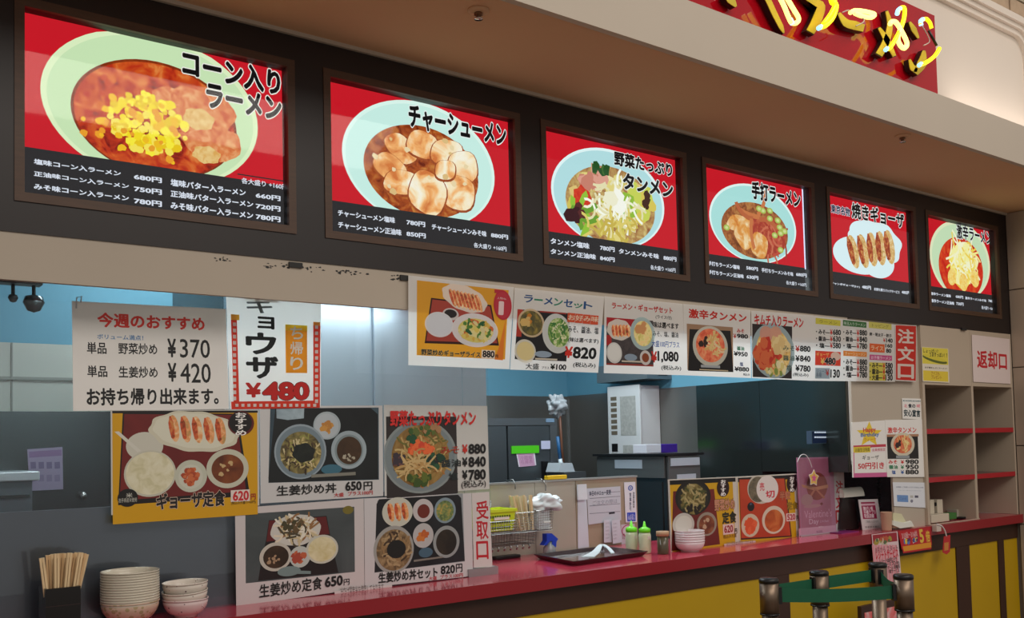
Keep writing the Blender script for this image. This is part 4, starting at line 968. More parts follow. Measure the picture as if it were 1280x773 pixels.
# nested bowls
def bowl_prof(r, h, foot, th=.0028):
    P = [(0, .004), (foot, .004), (foot, 0), (foot + .003, 0), (foot + .004, .006)]
    for k in range(1, 8):
        a = k / 7; P.append((foot + .004 + (r - foot - .004) * math.sin(a * pi / 2) ** .75, .006 + (h - .006) * a ** 1.25))
    P[-1] = (r - .0028, h - .0052); P += [(r - .0026, h - .0034), (r + .0006, h - .0028), (r + .0008, h + .0002), (r - th + .001, h + .0006)]
    for k in range(6, -1, -1):
        a = k / 7; P.append((max(.001, (foot + (r - foot) * math.sin(a * pi / 2) ** .75) - th), .009 + (h - .008) * a ** 1.25))
    P.append((0.0, .009)); return P
YB = .085
def stackbowls(px_l, px_r, py_top, py_bot, n, foot, hgt, name, mats_, lab, grp, tilts=None):
    cx = at((px_l + px_r) / 2, py_top, Y=YB).x; 
    dl = (Vector((cx, YB, 1.1)) - CAM); dep = dl.dot(-bk); r = (px_r - px_l) / 2 * dep / FPX * 1.0
    ztop = at((px_l + px_r) / 2, py_top, Y=YB).z
    base = ZC + .0005; step = (ztop - base - hgt) / max(1, n - 1)
    me = None
    for k in range(n):
        z = base + step * k
        if me is None or len(mats_) > 1:
            o = MB().lathe(bowl_prof(r, hgt, foot), mats_[min(k, len(mats_) - 1)], (0, 0, 0), 40).build(name)
            if me is None: me = o.data
        else:
            o = link(name, me)
        o.location = (cx, YB, z)
        if tilts: o.rotation_euler = tilts[k]
        pos = 'bottom' if k == 0 else 'top' if k == n - 1 else ['', 'second', 'third', 'fourth', 'fifth', 'sixth', 'seventh', 'eighth', 'ninth', 'tenth', 'eleventh', 'twelfth'][n - 1 - k] + ' from the top' if False else ('top' if k == n - 1 else ordn[n - 1 - k] + ' from the top')
        if k == 0: pos = 'bottom'
        tag(o, lab % pos, 'bowl', grp)
    return cx, r
stackbowls(128, 197, 713.5, 773, 13, .030, .062, 'rice_bowl', [floral('pink_green_bowl', (206, 176, 156), (172, 152, 116), 62, .38)] + [m_ceram] * 12,
           'cream ceramic bowl, %s of the tall nested stack', 'tall stack of cream bowls')
stackbowls(204.5, 259, 727.5, 771, 3, .028, .052, 'soup_bowl', [floral('dotted_pink_bowl', (222, 200, 198), (80, 50, 66), 70, .17), floral('dotted_cream_bowl', (222, 212, 200), (96, 70, 78), 70, .17), floral('dotted_cream_bowl', (222, 212, 200), (96, 70, 78), 70, .17)],
           'white bowl with dark speckles, %s of the short stack of three', 'short stack of speckled bowls', [(0, 0, 0), (radians(1.5), radians(-4), .4), (radians(-1), radians(-1), .9)])
# the white dishes at the right
cx, cy_ = at(867, 690, Z=ZC).x, at(867, 689, Z=ZC).y
for k in range(5):
    z = ZC + .0005 + .0105 * k
    o = MB().lathe(bowl_prof(.063, .046, .036), mat('white_melamine', (224, 214, 218), .3), n=36).build('side_bowl')
    o.location = (cx, cy_, z); o.rotation_euler = (0, radians((0, 1, -.8, .6, -.5)[k]), k)
    tag(o, 'white bowl at the bottom of the stack before the yellow boards' if k == 0 else 'white bowl, %s in the stack before the yellow boards' % ('topmost' if k == 4 else ordn[4 - k] + ' from the top'), 'bowl', 'white bowl stack by the yellow boards')
# tray with spoon
tc_ = [at(px, py, Z=ZC + .018) for px, py in ((667.6, 694), (717, 703), (809.7, 690), (755.5, 683.7))]
m_tray = mat('dark_lacquer_tray', (46, 26, 26), .18, coat=.5)
cc = sum((Vector(p) for p in tc_), Vector()) / 4
mb = MB()
def ringq(k, z): return [Vector((cc.x + (p.x - cc.x) * k, cc.y + (p.y - cc.y) * k, z)) for p in tc_]
prof = [(.90, ZC + .0008), (1.0, ZC + .018), (1.0, ZC + .021), (.975, ZC + .021), (.885, ZC + .006)]
rings = [[mb.bm.verts.new(p) for p in ringq(k, z)] for k, z in prof]
F = []
for A_, B_ in zip(rings, rings[1:]):
    for k in range(4): F.append(mb.bm.faces.new((A_[k], A_[(k + 1) % 4], B_[(k + 1) % 4], B_[k])))
F += [mb.bm.faces.new(rings[0][::-1]), mb.bm.faces.new(rings[-1])]; mb._fin(F, m_tray)
tag(mb.build('serving_tray', at0=(cc.x, cc.y, ZC)), 'dark brown lacquered serving tray on the red counter', 'tray')
sp0 = [at(x, y, Z=ZC + .012) for x, y in ((735, 697), (745, 692.5), (752, 688.5), (760, 690), (766, 692.5))]
zs = (.011, .018, .034, .026, .012)
pts = [Vector((p.x, p.y, ZC + z)) for p, z in zip(sp0, zs)]
pts = [Vector(q) for q in smooth([tuple(p) for p in pts], 4)]
mb = MB()
n = len(pts)
for i in range(n - 1):
    wA = .008 + .018 * max(0, 1 - i / (n * .45)); wB = .008 + .018 * max(0, 1 - (i + 1) / (n * .45))
    d = (pts[i + 1] - pts[i]).normalized(); u = d.cross(Vector((0, 0, 1))).normalized()
    a_, b_, c_, d_ = pts[i] - u * wA, pts[i] + u * wA, pts[i + 1] + u * wB, pts[i + 1] - u * wB
    mb.prism([a_, b_, c_, d_], (0, 0, .004), mat('white_plastic', (206, 220, 224), .25))
tag(mb.build('soup_spoon'), 'white plastic soup spoon lying in the dark tray', 'spoon')
# squeeze bottles
m_sq = mat('milky_plastic', (206, 214, 180), .35); m_lime = mat('lime_cap', (110, 220, 30), .35)
for i, (px, py) in enumerate(((790, 691), (806.5, 692))):
    q = at(px, py, Z=ZC); x_, y_ = q.x, q.y; r = .026
    t = empty('squeeze_bottle', (x_, y_, ZC), ('left' if i == 0 else 'right') + ' one of two clear squeeze bottles with lime green nozzle caps behind the tray', 'bottle', 'lime-capped squeeze bottles')
    MB().lathe([(0, 0), (r * .9, 0), (r, .006), (r, .075), (r * .9, .085), (r * .75, .089), (0, .089)], m_sq, (x_, y_, ZC), 24).build('body', t)
    MB().lathe([(0, .088), (r * .95, .088), (r * .95, .102), (r * .55, .108), (r * .3, .111), (r * .12, .134), (0, .134)], m_lime, (x_, y_, ZC), 20).build('cap', t)
    B('label_sticker', (x_ - .008, y_ - r - .0012, ZC + .060), (x_ + .008, y_ - r + .006, ZC + .074), mat('sticker', (226, 220, 210), .5), t)
# small tan cup of packets behind the first board
q = at(840, 694, Z=ZC)
t = empty('sauce_jar', (q.x, q.y + .05, ZC), 'small tan-capped glass jar left of the first yellow board', 'jar')
MB().lathe([(0, 0), (.022, 0), (.024, .004), (.024, .075), (0, .075)], mat('olive_glass', (96, 92, 70), .2, trans=.3), (q.x, q.y + .05, ZC), 20).build('body', t)
MB().lathe([(0, .075), (.027, .075), (.027, .094), (0, .094)], mat('tan_cap', (176, 140, 106), .5), (q.x, q.y + .05, ZC), 20).build('cap', t)

# yellow menu boards on the counter; crop (820,590,6.737)
c = (820, 590, 6.737); YBd = at(920, 680, Z=ZC).y
def board_thing(s, name, base, label, cat, grp=None):
    return s.build(name, base, label, cat, grp)
s = Sheet.px([(98, 66), (668, 42), (692, 590), (122, 676)], YBd, c, thick=.006)
s.rect(106, 74, 662, 665, (206, 160, 16)); s.rect(106, 74, 662, 84, (16, 14, 14)); s.shape([(135, 165), (480, 145), (530, 610), (122, 668)], s.f('redtray2', [(96, 24, 20), (120, 34, 26)], 8))
s.ell(305, 215, 150, 150, (26, 24, 20)); s.ell(305, 225, 128, 130, (40, 38, 28)); s.ell(308, 230, 100, 130, s.f('stirfry', [(60, 60, 26), (110, 96, 46), (150, 136, 80)], 40)); s.strands(305, 220, 76, 100, 60, 50, 12, [(150, 140, 90), (110, 96, 50), (176, 160, 110), (70, 76, 34)], 3); s.blobs(320, 310, 60, 36, 10, 16, [(30, 26, 20)], 4)
s.ell(222, 445, 92, 98, (190, 184, 176)); s.ell(224, 445, 70, 76, (206, 200, 190)); s.ell(418, 440, 84, 100, (150, 140, 126)); s.ell(418, 445, 66, 80, s.f('miso', [(84, 36, 20), (120, 60, 34), (150, 96, 60)], 24)); s.blobs(415, 440, 26, 40, 5, 12, [(190, 160, 130)], 5)
s.ell(555, 135, 52, 76, (40, 14, 14)); s.vtext('おすすめ', 534, 66, 578, 206, WHITE, bold=.03)
s.text('野菜炒め', 480, 232, 656, 318, (196, 140, 110), .04, (60, 40, 30), .03, shear=.1); s.text('定食', 545, 340, 668, 428, (30, 28, 20), .04, (170, 150, 40), .02); s.rect(552, 445, 648, 520, (222, 196, 190)); s.text('620', 562, 455, 640, 508, (150, 24, 44), .06); s.text('円', 650, 478, 674, 520, (60, 30, 10), .03); s.text('税込み大盛', 556, 532, 668, 550, (120, 84, 20), .01)
s.build('menu_board', (206, 200, 190), 'yellow board of a stir-fry set with black bowl, price 620, behind the white dishes', 'menu board', 'yellow menu boards standing on the counter')
s = Sheet.px([(672, 42), (1182, 14), (1206, 545), (694, 590)], YBd - .0004, c, thick=.006)
s.rect(680, 52, 1176, 575, (206, 160, 16)); s.rect(680, 52, 1176, 60, (16, 14, 14)); s.shape([(690, 62), (1078, 50), (1135, 548), (706, 574)], (70, 20, 14)); s.shape([(694, 66), (1070, 58), (1125, 538), (710, 560)], s.f('orangetray', [(176, 56, 24), (196, 70, 34)], 8))
s.ell(880, 140, 118, 130, (196, 190, 176)); s.ell(850, 150, 80, 108, s.f('saladgrey', [(80, 76, 60), (130, 120, 96)], 40)); s.ell(930, 145, 92, 114, (226, 220, 216)); s.text('売', 862, 92, 905, 160, (206, 50, 70), .02); s.text('切', 912, 160, 992, 218, (206, 40, 66), .03)
s.ell(790, 295, 30, 38, (20, 20, 24)); s.text('米', 778, 262, 802, 282, (90, 110, 140), .01); s.ell(786, 452, 76, 98, (206, 190, 166)); s.blobs(788, 450, 40, 56, 34, 17, [(216, 84, 40), (226, 100, 56)], 4); s.ell(982, 405, 98, 118, (214, 200, 180)); s.ell(984, 412, 78, 94, s.f('orsoup', [(160, 66, 20), (190, 90, 34), (206, 120, 56)], 18))
s.ell(1134, 104, 44, 70, (40, 14, 14)); s.vtext('おすすめ', 1116, 40, 1156, 168, WHITE, bold=.03)
s.text('半餃', 1030, 165, 1124, 235, (196, 120, 90), .03, (80, 40, 30), .03); s.text('定食', 1090, 255, 1186, 315, (150, 120, 30), .03, (70, 50, 20), .02); s.rect(1086, 352, 1170, 412, (226, 200, 196)); s.text('520', 1094, 358, 1164, 404, (170, 24, 44), .06); s.text('円', 1172, 370, 1192, 412, (60, 30, 10), .03)
s.build('menu_board', (206, 200, 190), 'yellow board of a set meal on orange tray marked sold out in red characters', 'menu board', 'yellow menu boards standing on the counter')
s = Sheet.px([(572, 608), (836, 580), (838, 598), (574, 630)], YBd - .012, c, thick=.001)
s.text('当店は国産米を使用しております', 590, 592, 820, 616, (150, 120, 110), .01)
s.build('notice_strip', (214, 190, 186), 'narrow white notice strip at the foot of the two yellow boards', 'notice')
# valentine stand; crop (990,560,6.44)
c = (990, 560, 6.44); YV = YBd - .02
s = Sheet.px([(34, 80), (324, 74), (352, 688), (64, 716)], YV, c, thick=.004)
s.rect(48, 92, 318, 700, s.f('rose', [(176, 104, 132), (160, 84, 112)], 4)); s.rect(48, 650, 350, 700, (206, 150, 176))
s.ell(196, 310, 84, 112, s.f('cake', [(120, 36, 34), (144, 54, 44)], 16)); s.shape([(70, 296), (180, 318), (285, 296), (286, 322), (180, 344), (80, 320)], (190, 120, 90)); s.shape([(176, 330), (192, 330), (262, 400), (250, 412)], (176, 100, 80)); s.shape([(190, 330), (176, 326), (140, 380), (152, 392)], (176, 100, 80))
s.ell(115, 420, 48, 46, (170, 120, 126)); s.ell(232, 452, 11, 11, (120, 30, 40)); s.ell(160, 470, 70, 14, (176, 120, 130))
s.text('Valentine\'s', 92, 506, 316, 552, (206, 150, 176), .0); s.text('Day', 132, 576, 210, 622, (214, 176, 200), .0); s.text('2.14 (Sun)', 220, 584, 288, 602, (206, 160, 190), .0); s.text('ギフト', 208, 630, 244, 644, (230, 210, 220), .01); s.text('食品売場', 190, 668, 238, 684, (150, 90, 120), .01)
vs = s.build('valentine_stand', (176, 110, 140), 'pink Valentine advert card in a clear stand, chocolate cake picture', 'card stand')
a, b = at(995.4, 569.5, Y=YV), at(1045.5, 673, Y=YV); 
mb = MB(); P = [at(x, y, Y=YV) for x, y in ((994.5, 569), (1041.5, 569), (1046.5, 669), (999, 673))]
mb.poly([(p.x, YV - .012, p.z) for p in P], glassy('acrylic', .04, .03)); mb.build('acrylic_sleeve', vs)
B('acrylic_foot', (P[3].x, YV - .010, ZC + .0005), (P[2].x, YV + .05, ZC + .005), mat('clear_acrylic', (190, 176, 184), .08), vs)
# star tag on a bent wire
q = at(1017, 598, Y=YV - .03)
t = empty('star_tag', (q.x, q.y, q.z), 'yellow star-shaped tag with pink star, hung on a white wire over the pink card', 'tag')
w_ = [at(x, y, Y=YV - .022) for x, y in smooth([(996.5, 578), (1001, 569.5), (1007, 569), (1012, 576), (1015, 585)], 4)]
MB().tube(w_, .0018, mat('white_wire', (226, 222, 226), .4), 6).build('wire', t)
def star(cx, cy, r, m, y, th, rot=0, k=.5, n=5):
    return MB().prism([(cx + (r if j % 2 == 0 else r * k) * sin(pi * j / n + rot), y, cz_ + (r if j % 2 == 0 else r * k) * cos(pi * j / n + rot)) for cz_ in (cy,) for j in range(2 * n)], (0, -th, 0), m)
star(q.x, q.z, .042, mat('tag_white', (236, 226, 226), .5), q.y, .001, .1, .62).build('tag_border', t)
star(q.x, q.z, .037, mat('tag_yellow', (226, 190, 90), .5), q.y - .0012, .0008, .1, .62).build('tag_face', t)
star(q.x, q.z, .022, mat('tag_pink', (214, 90, 150), .5), q.y - .0022, .0008, .1, .45).build('tag_star', t)
# 注文口 stand behind
s = Sheet.px([(322, 190), (412, 196), (428, 668), (338, 676)], YV + .012, c, thick=.004)
s.vtext('注文口', 344, 256, 408, 616, (176, 30, 44), bold=.03)
o = s.build('order_sign', (196, 192, 194), 'white standing order sign half hidden behind the pink card', 'sign')
B('foot', (s.c[3].x, YV + .0125, ZC + .0005), (s.c[2].x, YV + .06, ZC + .006), mat('grey_plastic', (120, 120, 122), .5), o)

# black receipt printer box with paper roll and pink card; crop (1040,590,7.025)
def c7(x, y): return (1040 + x / 7.025, 590 + y / 7.025)
YR = .13
t = empty('receipt_printer', (at(1070, 663, Y=YR).x, YR, ZC), 'black wedge-shaped counter unit with white paper curling over its top', 'printer')
P = [at(*c7(x, y), Y=YR) for x, y in ((122, 232), (228, 240), (266, 518), (104, 512))]
m_pb = mat('printer_black', (30, 20, 20), .4)
MB().prism([(p.x, YR + .02, max(p.z, ZC + .006)) for p in P], (0, .045, 0), m_pb).build('body', t)
P2 = [at(*c7(x, y), Y=YR) for x, y in ((116, 150), (290, 155), (296, 216), (140, 230))]
mb = MB(); zz = [p.z for p in P2]; xa, xb = P2[0].x, P2[2].x
hr = P2[0].z - P2[3].z
mb.prism([(P2[0].x, YR + .030 - .024 * cos(k / 10 * pi), P2[3].z + .002 + hr * sin(k / 10 * pi)) for k in range(11)], (P2[2].x - P2[0].x, 0, 0), mat('paper_white', (226, 228, 218), .7))
mb.build('paper_roll', t)
q0, q1 = at(1053, 668, Z=ZC), at(1106, 668, Z=ZC)
tag(B('counter_mat', (q0.x, YR - .05, ZC + .0004), (q1.x + .02, YR + .14, ZC + .004), mat('purple_mat', (130, 40, 110), .4)), 'purple mat under the black counter unit near the column', 'mat')
c = (1040, 590, 7.025)
s = Sheet.px([(228, 246), (398, 240), (438, 516), (266, 520)], YR - .01, c, thick=.003)
s.rect(248, 268, 392, 412, (160, 40, 84)); s.rect(250, 282, 390, 294, (230, 190, 206)); s.text('障がい者\n手帳アプリ\n取扱店舗', 266, 306, 384, 404, (240, 220, 230), .03); s.text('ご利用いただけます', 290, 430, 405, 448, (130, 130, 130), .01); s.text('お会計の前に', 284, 476, 415, 494, (80, 80, 80), .01)
s.build('info_card', (222, 218, 220), 'white card with dark pink panel leaning on the black counter unit', 'card')
# tan cup
q = at(1108, 650, Y=.018); q.z = ZC; r = .028
t = empty('paper_cup', (q.x, q.y, ZC), 'tan open cup on the counter right of the pink information card', 'cup')
MB().lathe([(0, .002), (r * .8, 0), (r * .84, .004), (r, .088), (r * 1.05, .092), (r * .96, .090), (r * .8, .01), (0, .01)], mat('tan_card', (196, 156, 130), .6), (q.x, q.y, ZC), 26).build('body', t)
# crumpled white papers
mb = MB(); R = random.Random(4)
P = [at(*c7(x, y), Y=0.002) for x, y in ((536, 360), (610, 370), (650, 440), (700, 440), (725, 485), (640, 495), (538, 495))]
mb.prism([(p.x, .002, max(ZC + .001, p.z)) for p in P], (0, .010, 0), mat('cream_paper', (216, 212, 176), .7))
P = [at(*c7(x, y), Y=-.010) for x, y in ((540, 432), (640, 452), (700, 436), (722, 480), (600, 498), (536, 470))]
mb.prism([(p.x, -.010, max(ZC + .001, p.z)) for p in P], (0, .010, .003), mat('paper_white', (226, 228, 218), .7))
tag(mb.build('folded_papers'), 'folded white and cream papers beside the tan cup at the column', 'paper')

# receipts flyer, red sticker and star tag hanging at the counter edge; crop (1080,660,7.725)
c = (1080, 660, 7.725); YL = -.0262
s = Sheet.px([(72, 66), (322, 36), (366, 560), (118, 590)], YL, c)
s.rect(80, 72, 320, 130, (160, 34, 50)); s.blobs(180, 125, 80, 28, 26, 14, [(170, 150, 60), (206, 190, 160), (90, 110, 70), (190, 90, 60)], 3)
for k in range(9): s.rect(96 + k * 27, 165, 108 + k * 27, 560, (226, 150, 160))
s.text('8月から スタート', 104, 190, 326, 222, (120, 50, 60), .01); s.text('レシートサービス', 106, 226, 330, 284, (196, 30, 50), .05); s.text('レシート500円以上で', 146, 300, 316, 330, (50, 30, 30), .03); s.text('サービス(1杯)', 190, 338, 340, 362, (50, 30, 30), .03); s.text('ゲーム1回無料', 222, 368, 344, 392, (50, 30, 30), .03); s.text('1枚サービス', 232, 402, 340, 430, (50, 30, 30), .03)
s.build('flyer', (226, 200, 204), 'pale pink striped receipt service flyer hanging from the counter edge', 'flyer')
c = (1020, 490, 3.68)
s = Sheet.px([(376, 642), (524, 620), (533, 705), (394, 726)], YL - .0015, c)
s.rect(380, 648, 530, 724, (190, 24, 34)); s.text('5', 470, 634, 498, 694, (226, 190, 70), .05); s.text('倍', 500, 640, 526, 690, (226, 180, 60), .04); s.text('3/10㈮～3/16㈭', 390, 648, 466, 668, (226, 190, 190), .01)
for k in range(4): s.blobs(410 + k * 17, 690 - k * 3, 6, 8, 4, 6, [(90, 120, 190), (230, 200, 70), (226, 226, 226), (80, 50, 100)], k)
s.rect(398, 712, 530, 716, (226, 150, 40))
s.build('red_sticker', (180, 24, 34), 'red rectangular bonus point sticker with yellow numeral five on the counter edge', 'sticker')
t0 = at(1182, 675, Y=-.05)
t = empty('hanging_tag', (t0.x, t0.y, t0.z), 'small red tag dangling on a white plastic loop in front of the shelf', 'tag')
w_ = [at(x, y, Y=-.05) for x, y in smooth([(1171, 656), (1177, 658), (1181, 664), (1183, 671)], 4)]
MB().tube(w_, .004, mat('white_wire2', (226, 214, 214), .4), 6).build('loop', t)
P = [at(x, y, Y=-.05) for x, y in ((1179.5, 671), (1187.5, 669), (1187, 690), (1183, 693.5), (1178, 691))]
MB().prism([(p.x, -.05, p.z) for p in P], (0, -.002, 0), mat('tag_red', (190, 40, 44), .45)).build('tag_card', t)
P = [at(x, y, Y=-.0535) for x, y in ((1180.5, 679), (1186, 678), (1185.5, 688), (1180.5, 689))]
MB().prism([(p.x, -.0525, p.z) for p in P], (0, -.0006, 0), mat('tag_gold', (206, 130, 60), .45)).build('tag_picture', t)
a_, b_ = at(1166, 657, Y=-.03), at(1172, 664, Y=-.03); B('clip', (a_.x, -.05, b_.z), (b_.x, -.0255, a_.z), mat('beige_clip', (206, 190, 180), .5), t)

# small posters on the column; crop (1060,490,5.945)
c = (1060, 490, 5.945)
s = Sheet.px([(24, 228), (272, 212), (290, 632), (32, 638)], .013, c)
P = []
for j in range(10):
    r_ = 100 if j % 2 == 0 else 44; P.append((156 + r_ * .98 * sin(pi * j / 5), 318 - r_ * cos(pi * j / 5)))
s.shape(P, (236, 206, 50)); s.rect(38, 400, 282, 412, (196, 60, 80)); s.rect(38, 412, 166, 450, (226, 200, 60)); s.rect(170, 414, 280, 448, (236, 226, 226)); s.rect(38, 450, 48, 632, (206, 90, 140)); s.rect(276, 450, 284, 628, (206, 90, 140)); s.rect(40, 606, 288, 632, (206, 96, 150))
s.text('Happy', 110, 268, 206, 306, (206, 40, 50), .03); s.text('Birthday', 92, 308, 230, 338, (60, 110, 180), .03); s.text('ウィーク', 116, 344, 208, 366, (214, 110, 40), .01); s.text('お誕生日特典', 52, 420, 160, 444, (90, 90, 20), .01); s.text('会員様限定', 176, 422, 276, 440, (190, 70, 90), .01)
s.text('ギョーザ', 104, 474, 228, 502, (30, 30, 34), .01); s.text('50円引き', 72, 528, 268, 572, (206, 44, 56), .03)
s.build('birthday_poster', PAPER, 'white birthday discount poster with a yellow star, left on the column', 'poster')
s = Sheet.px([(274, 210), (560, 204), (578, 634), (290, 634)], .0115, c)
s.text('激辛タンメン', 292, 264, 508, 306, (214, 50, 40), .03); s.rect(286, 318, 524, 498, (26, 24, 24)); s.rect(286, 318, 524, 332, (176, 130, 100)); s.ell(406, 392, 88, 88, (214, 206, 184)); s.ell(406, 390, 68, 68, s.f('spicy', [(200, 70, 40), (226, 110, 70), (236, 160, 110)], 40)); s.strands(412, 392, 44, 44, 24, 26, 7, [(244, 220, 150), (236, 180, 110)], 4); s.blobs(380, 390, 20, 22, 5, 10, [(50, 30, 24)], 3); s.rect(355, 474, 455, 494, (150, 156, 160))
for k, (a_, q_, cc_) in enumerate((('みそ', '980', (206, 50, 50)), ('醤油', '950', (50, 130, 90)), ('塩', '880', (60, 100, 170)))):
    s.text(a_, (298, 302, 322)[k], 508 + k * 38, (364, 368, 352)[k], 536 + k * 38, cc_, .03); s.text('¥', 390, 508 + k * 38, 414, 536 + k * 38, cc_, .03); s.text(q_, 424, 504 + k * 38, 524, 538 + k * 38, BLACK, .06)
s.build('menu_poster', PAPER, 'small white spicy noodle poster with three prices on the column', 'poster')
s = Sheet.px([(400, 48), (544, 52), (546, 206), (404, 200)], .013, c)
s.text('東北食品衛生協会加盟店', 406, 60, 538, 76, (40, 100, 110), .02); s.text('北', 414, 92, 440, 118, (226, 110, 130), .02); s.text('食の', 444, 88, 500, 122, (20, 30, 50), .04); s.text('城', 506, 92, 534, 118, (226, 110, 130), .02); s.text('安心宣言', 412, 130, 536, 188, (20, 50, 60), .05)
s.build('safety_notice', PAPER, 'small white food safety notice near the top of the column', 'notice')
c = (1040, 590, 7.025)
s = Sheet.px([(532, 92), (832, 96), (834, 318), (544, 302)], .013, c)
s.text('お客様へご利用いただける支払い方法', 560, 128, 800, 146, (90, 100, 130), .01); s.text('You can use these payments', 580, 160, 780, 172, (130, 140, 160), .0); s.rect(568, 204, 668, 268, (110, 150, 206)); s.rect(684, 208, 712, 230, (190, 190, 186)); s.rect(724, 208, 756, 230, (90, 90, 110)); s.ell(698, 258, 12, 14, (130, 130, 150)); s.text('Card', 590, 222, 648, 248, (90, 120, 180), .01)
s.build('payment_notice', (226, 230, 238), 'small white payment notice with blue square, low on the column', 'notice')

# ================================================================== RETURN SHELF
m_shelf = mat('beige_laminate', (188, 172, 152), .5, noise=.05, scale=3); m_shin = mat('brown_grey_laminate', (118, 97, 88), .55, noise=.06, scale=3)
m_lip = mat('red_shelf_lip', (176, 30, 42), .35)
sh = empty('return_shelf', (4.71, .0, ZC), 'beige dish return shelf unit with red-edged shelves at the right end', 'shelf')
X0, X1, XM, D_ = 4.712, XE - .004, 5.205, .42
ZS = 1.697; ZT = ZB0 - .002
for x0_, x1_ in ((X0, X0 + .022), (XM, XM + .022), (X1 - .016, X1)): B('side_panel', (x0_, 0, ZC + .001), (x1_, D_, ZS), m_shelf, sh)
B('back_panel', (X0 + .022, D_ - .012, ZC + .001), (X1 - .016, D_, ZS), m_shin, sh)
B('header_panel', (X0, 0, ZS), (XM + .008, .02, ZT), m_shelf, sh); B('header_panel', (XM + .010, 0, ZS), (X1, .02, ZT), m_shelf, sh)
B('top_board', (X0, .021, ZS), (X1, D_, ZS + .018), m_shelf, sh)
for (xa, xb, dz) in ((X0 + .023, XM - .001, 0), (XM + .023, X1 - .017, .002)):
    for z in (1.463, 1.210): 
        o = B('shelf_board', (xa, .006, z - .022), (xb, D_ - .013, z), m_shin, sh); B('shelf_lip', (xa, .0, z - .024), (xb, .005, z + .002), m_lip, sh)
B('inner_lining', (X0 + .0225, .001, ZC + .001), (X0 + .026, D_ - .013, 1.185), m_shin, sh); B('inner_lining', (XM - .0035, .001, ZC + .001), (XM - .0005, D_ - .013, 1.185), m_shelf, sh)
B('bottom_strip', (X0, -.006, ZC + .001), (XM + .022, -.0005, ZC + .006), m_shelf, sh)
# signs on the shelf header; crop (1000,380,4.571)
c = (1000, 380, 4.571)
s = Sheet.px([(694, 246), (846, 256), (852, 452), (700, 444)], -.003, c)
s.rect(696, 248, 846, 350, (222, 206, 70)); s.rect(702, 380, 846, 446, (226, 200, 60)); s.ell(770, 318, 70, 18, (90, 100, 30), rot=-.12); s.ell(768, 310, 66, 11, (214, 200, 60), rot=-.12); s.text('しょっぱい？', 702, 256, 788, 284, (60, 70, 20), .02); s.text('うますっぱい！？', 738, 276, 840, 308, (60, 60, 20), .03); s.text('お子様まんぷくラーメン！', 712, 358, 838, 376, (60, 50, 40), .02); s.text('アイスも\nプレゼント', 748, 386, 808, 432, (170, 110, 30), .02)
s.build('offer_card', (226, 216, 196), 'yellow and white offer card on the left header of the return shelf', 'card')
s = Sheet.px([(980, 176), (1196, 202), (1202, 458), (990, 446)], -.003, c)
s.text('返却口', 1008, 262, 1182, 380, (196, 32, 44), .03)
s.build('return_sign', (226, 210, 206), 'white dish return sign with three red characters on the right shelf header', 'sign')
# things inside the lower left bay; crop (1130,600,7.733)
def c8(x, y): return (1130 + x / 7.733, 600 + y / 7.733)
def cbox(px0, py0, px1, py1, Y, d, z0=None):
    a, b = at(*c8(px0, py0), Y=Y), at(*c8(px1, py1), Y=Y)
    return (a.x, Y, ZC + .007 if z0 is None else z0), (b.x, Y + d, a.z)
m_cream = mat('cream_carton', (206, 196, 176), .6); m_grn = mat('green_box', (60, 120, 56), .5)
t = empty('toothpick_holder', (4.78, .03, ZC), 'cream two-tower toothpick dispenser in the lower left shelf bay', 'holder')
a, b = cbox(262, 345, 440, 425, .02, .05); B('base', a, b, m_cream, t, .002)
for x0_, x1_ in ((248, 298), (320, 380)):
    a, b = cbox(x0_, 195, x1_, 345, .075, .04); B('tower', a, b, m_cream, t, .002)
a, b = cbox(300, 220, 316, 255, .07, .004, at(*c8(300, 255), Y=.07).z); B('lever', a, b, MC['dark_metal'], t)
t = empty('straw_holder', (4.95, .03, ZC), 'grey-beige holder with two rolled tubes behind the green box', 'holder')
a, b = cbox(512, 290, 622, 395, .10, .06); B('base', a, b, mat('greige_carton', (170, 164, 148), .6), t, .002)
for x_, tp in ((490, 180), (548, 170)):
    q = at(*c8(x_, 300), Y=.20); z1_ = at(*c8(x_, tp), Y=.20).z
    MB().lathe([(0, 0), (.024, 0), (.024, z1_ - ZC - .008), (0, z1_ - ZC - .008)], m_cream, (q.x, .20, ZC + .001), 16).build('tube', t)
a, b = cbox(438, 325, 512, 410, .06, .05); tag(B('green_box', a, b, m_grn, None, .002), 'small green box between the cream holders in the shelf bay', 'box')
a, b = cbox(380, 225, 470, 330, .26, .08); tag(B('glass_holder', a, b, mat('smoky_plastic', (130, 132, 124), .2, trans=.4), None, .003), 'clear plastic napkin box at the back of the lower left shelf bay', 'box')
mb = MB(); P = [at(*c8(x, y), Y=.06) for x, y in ((555, 370), (630, 350), (630, 325), (680, 350), (712, 378), (600, 388))]
mb.prism([(p.x, .06, max(p.z, ZC + .002)) for p in P], (0, .05, 0), mat('black_cloth', (22, 22, 24), .7)); tag(mb.build('black_cloth'), 'small crumpled black cloth at the right of the lower left shelf bay', 'cloth')

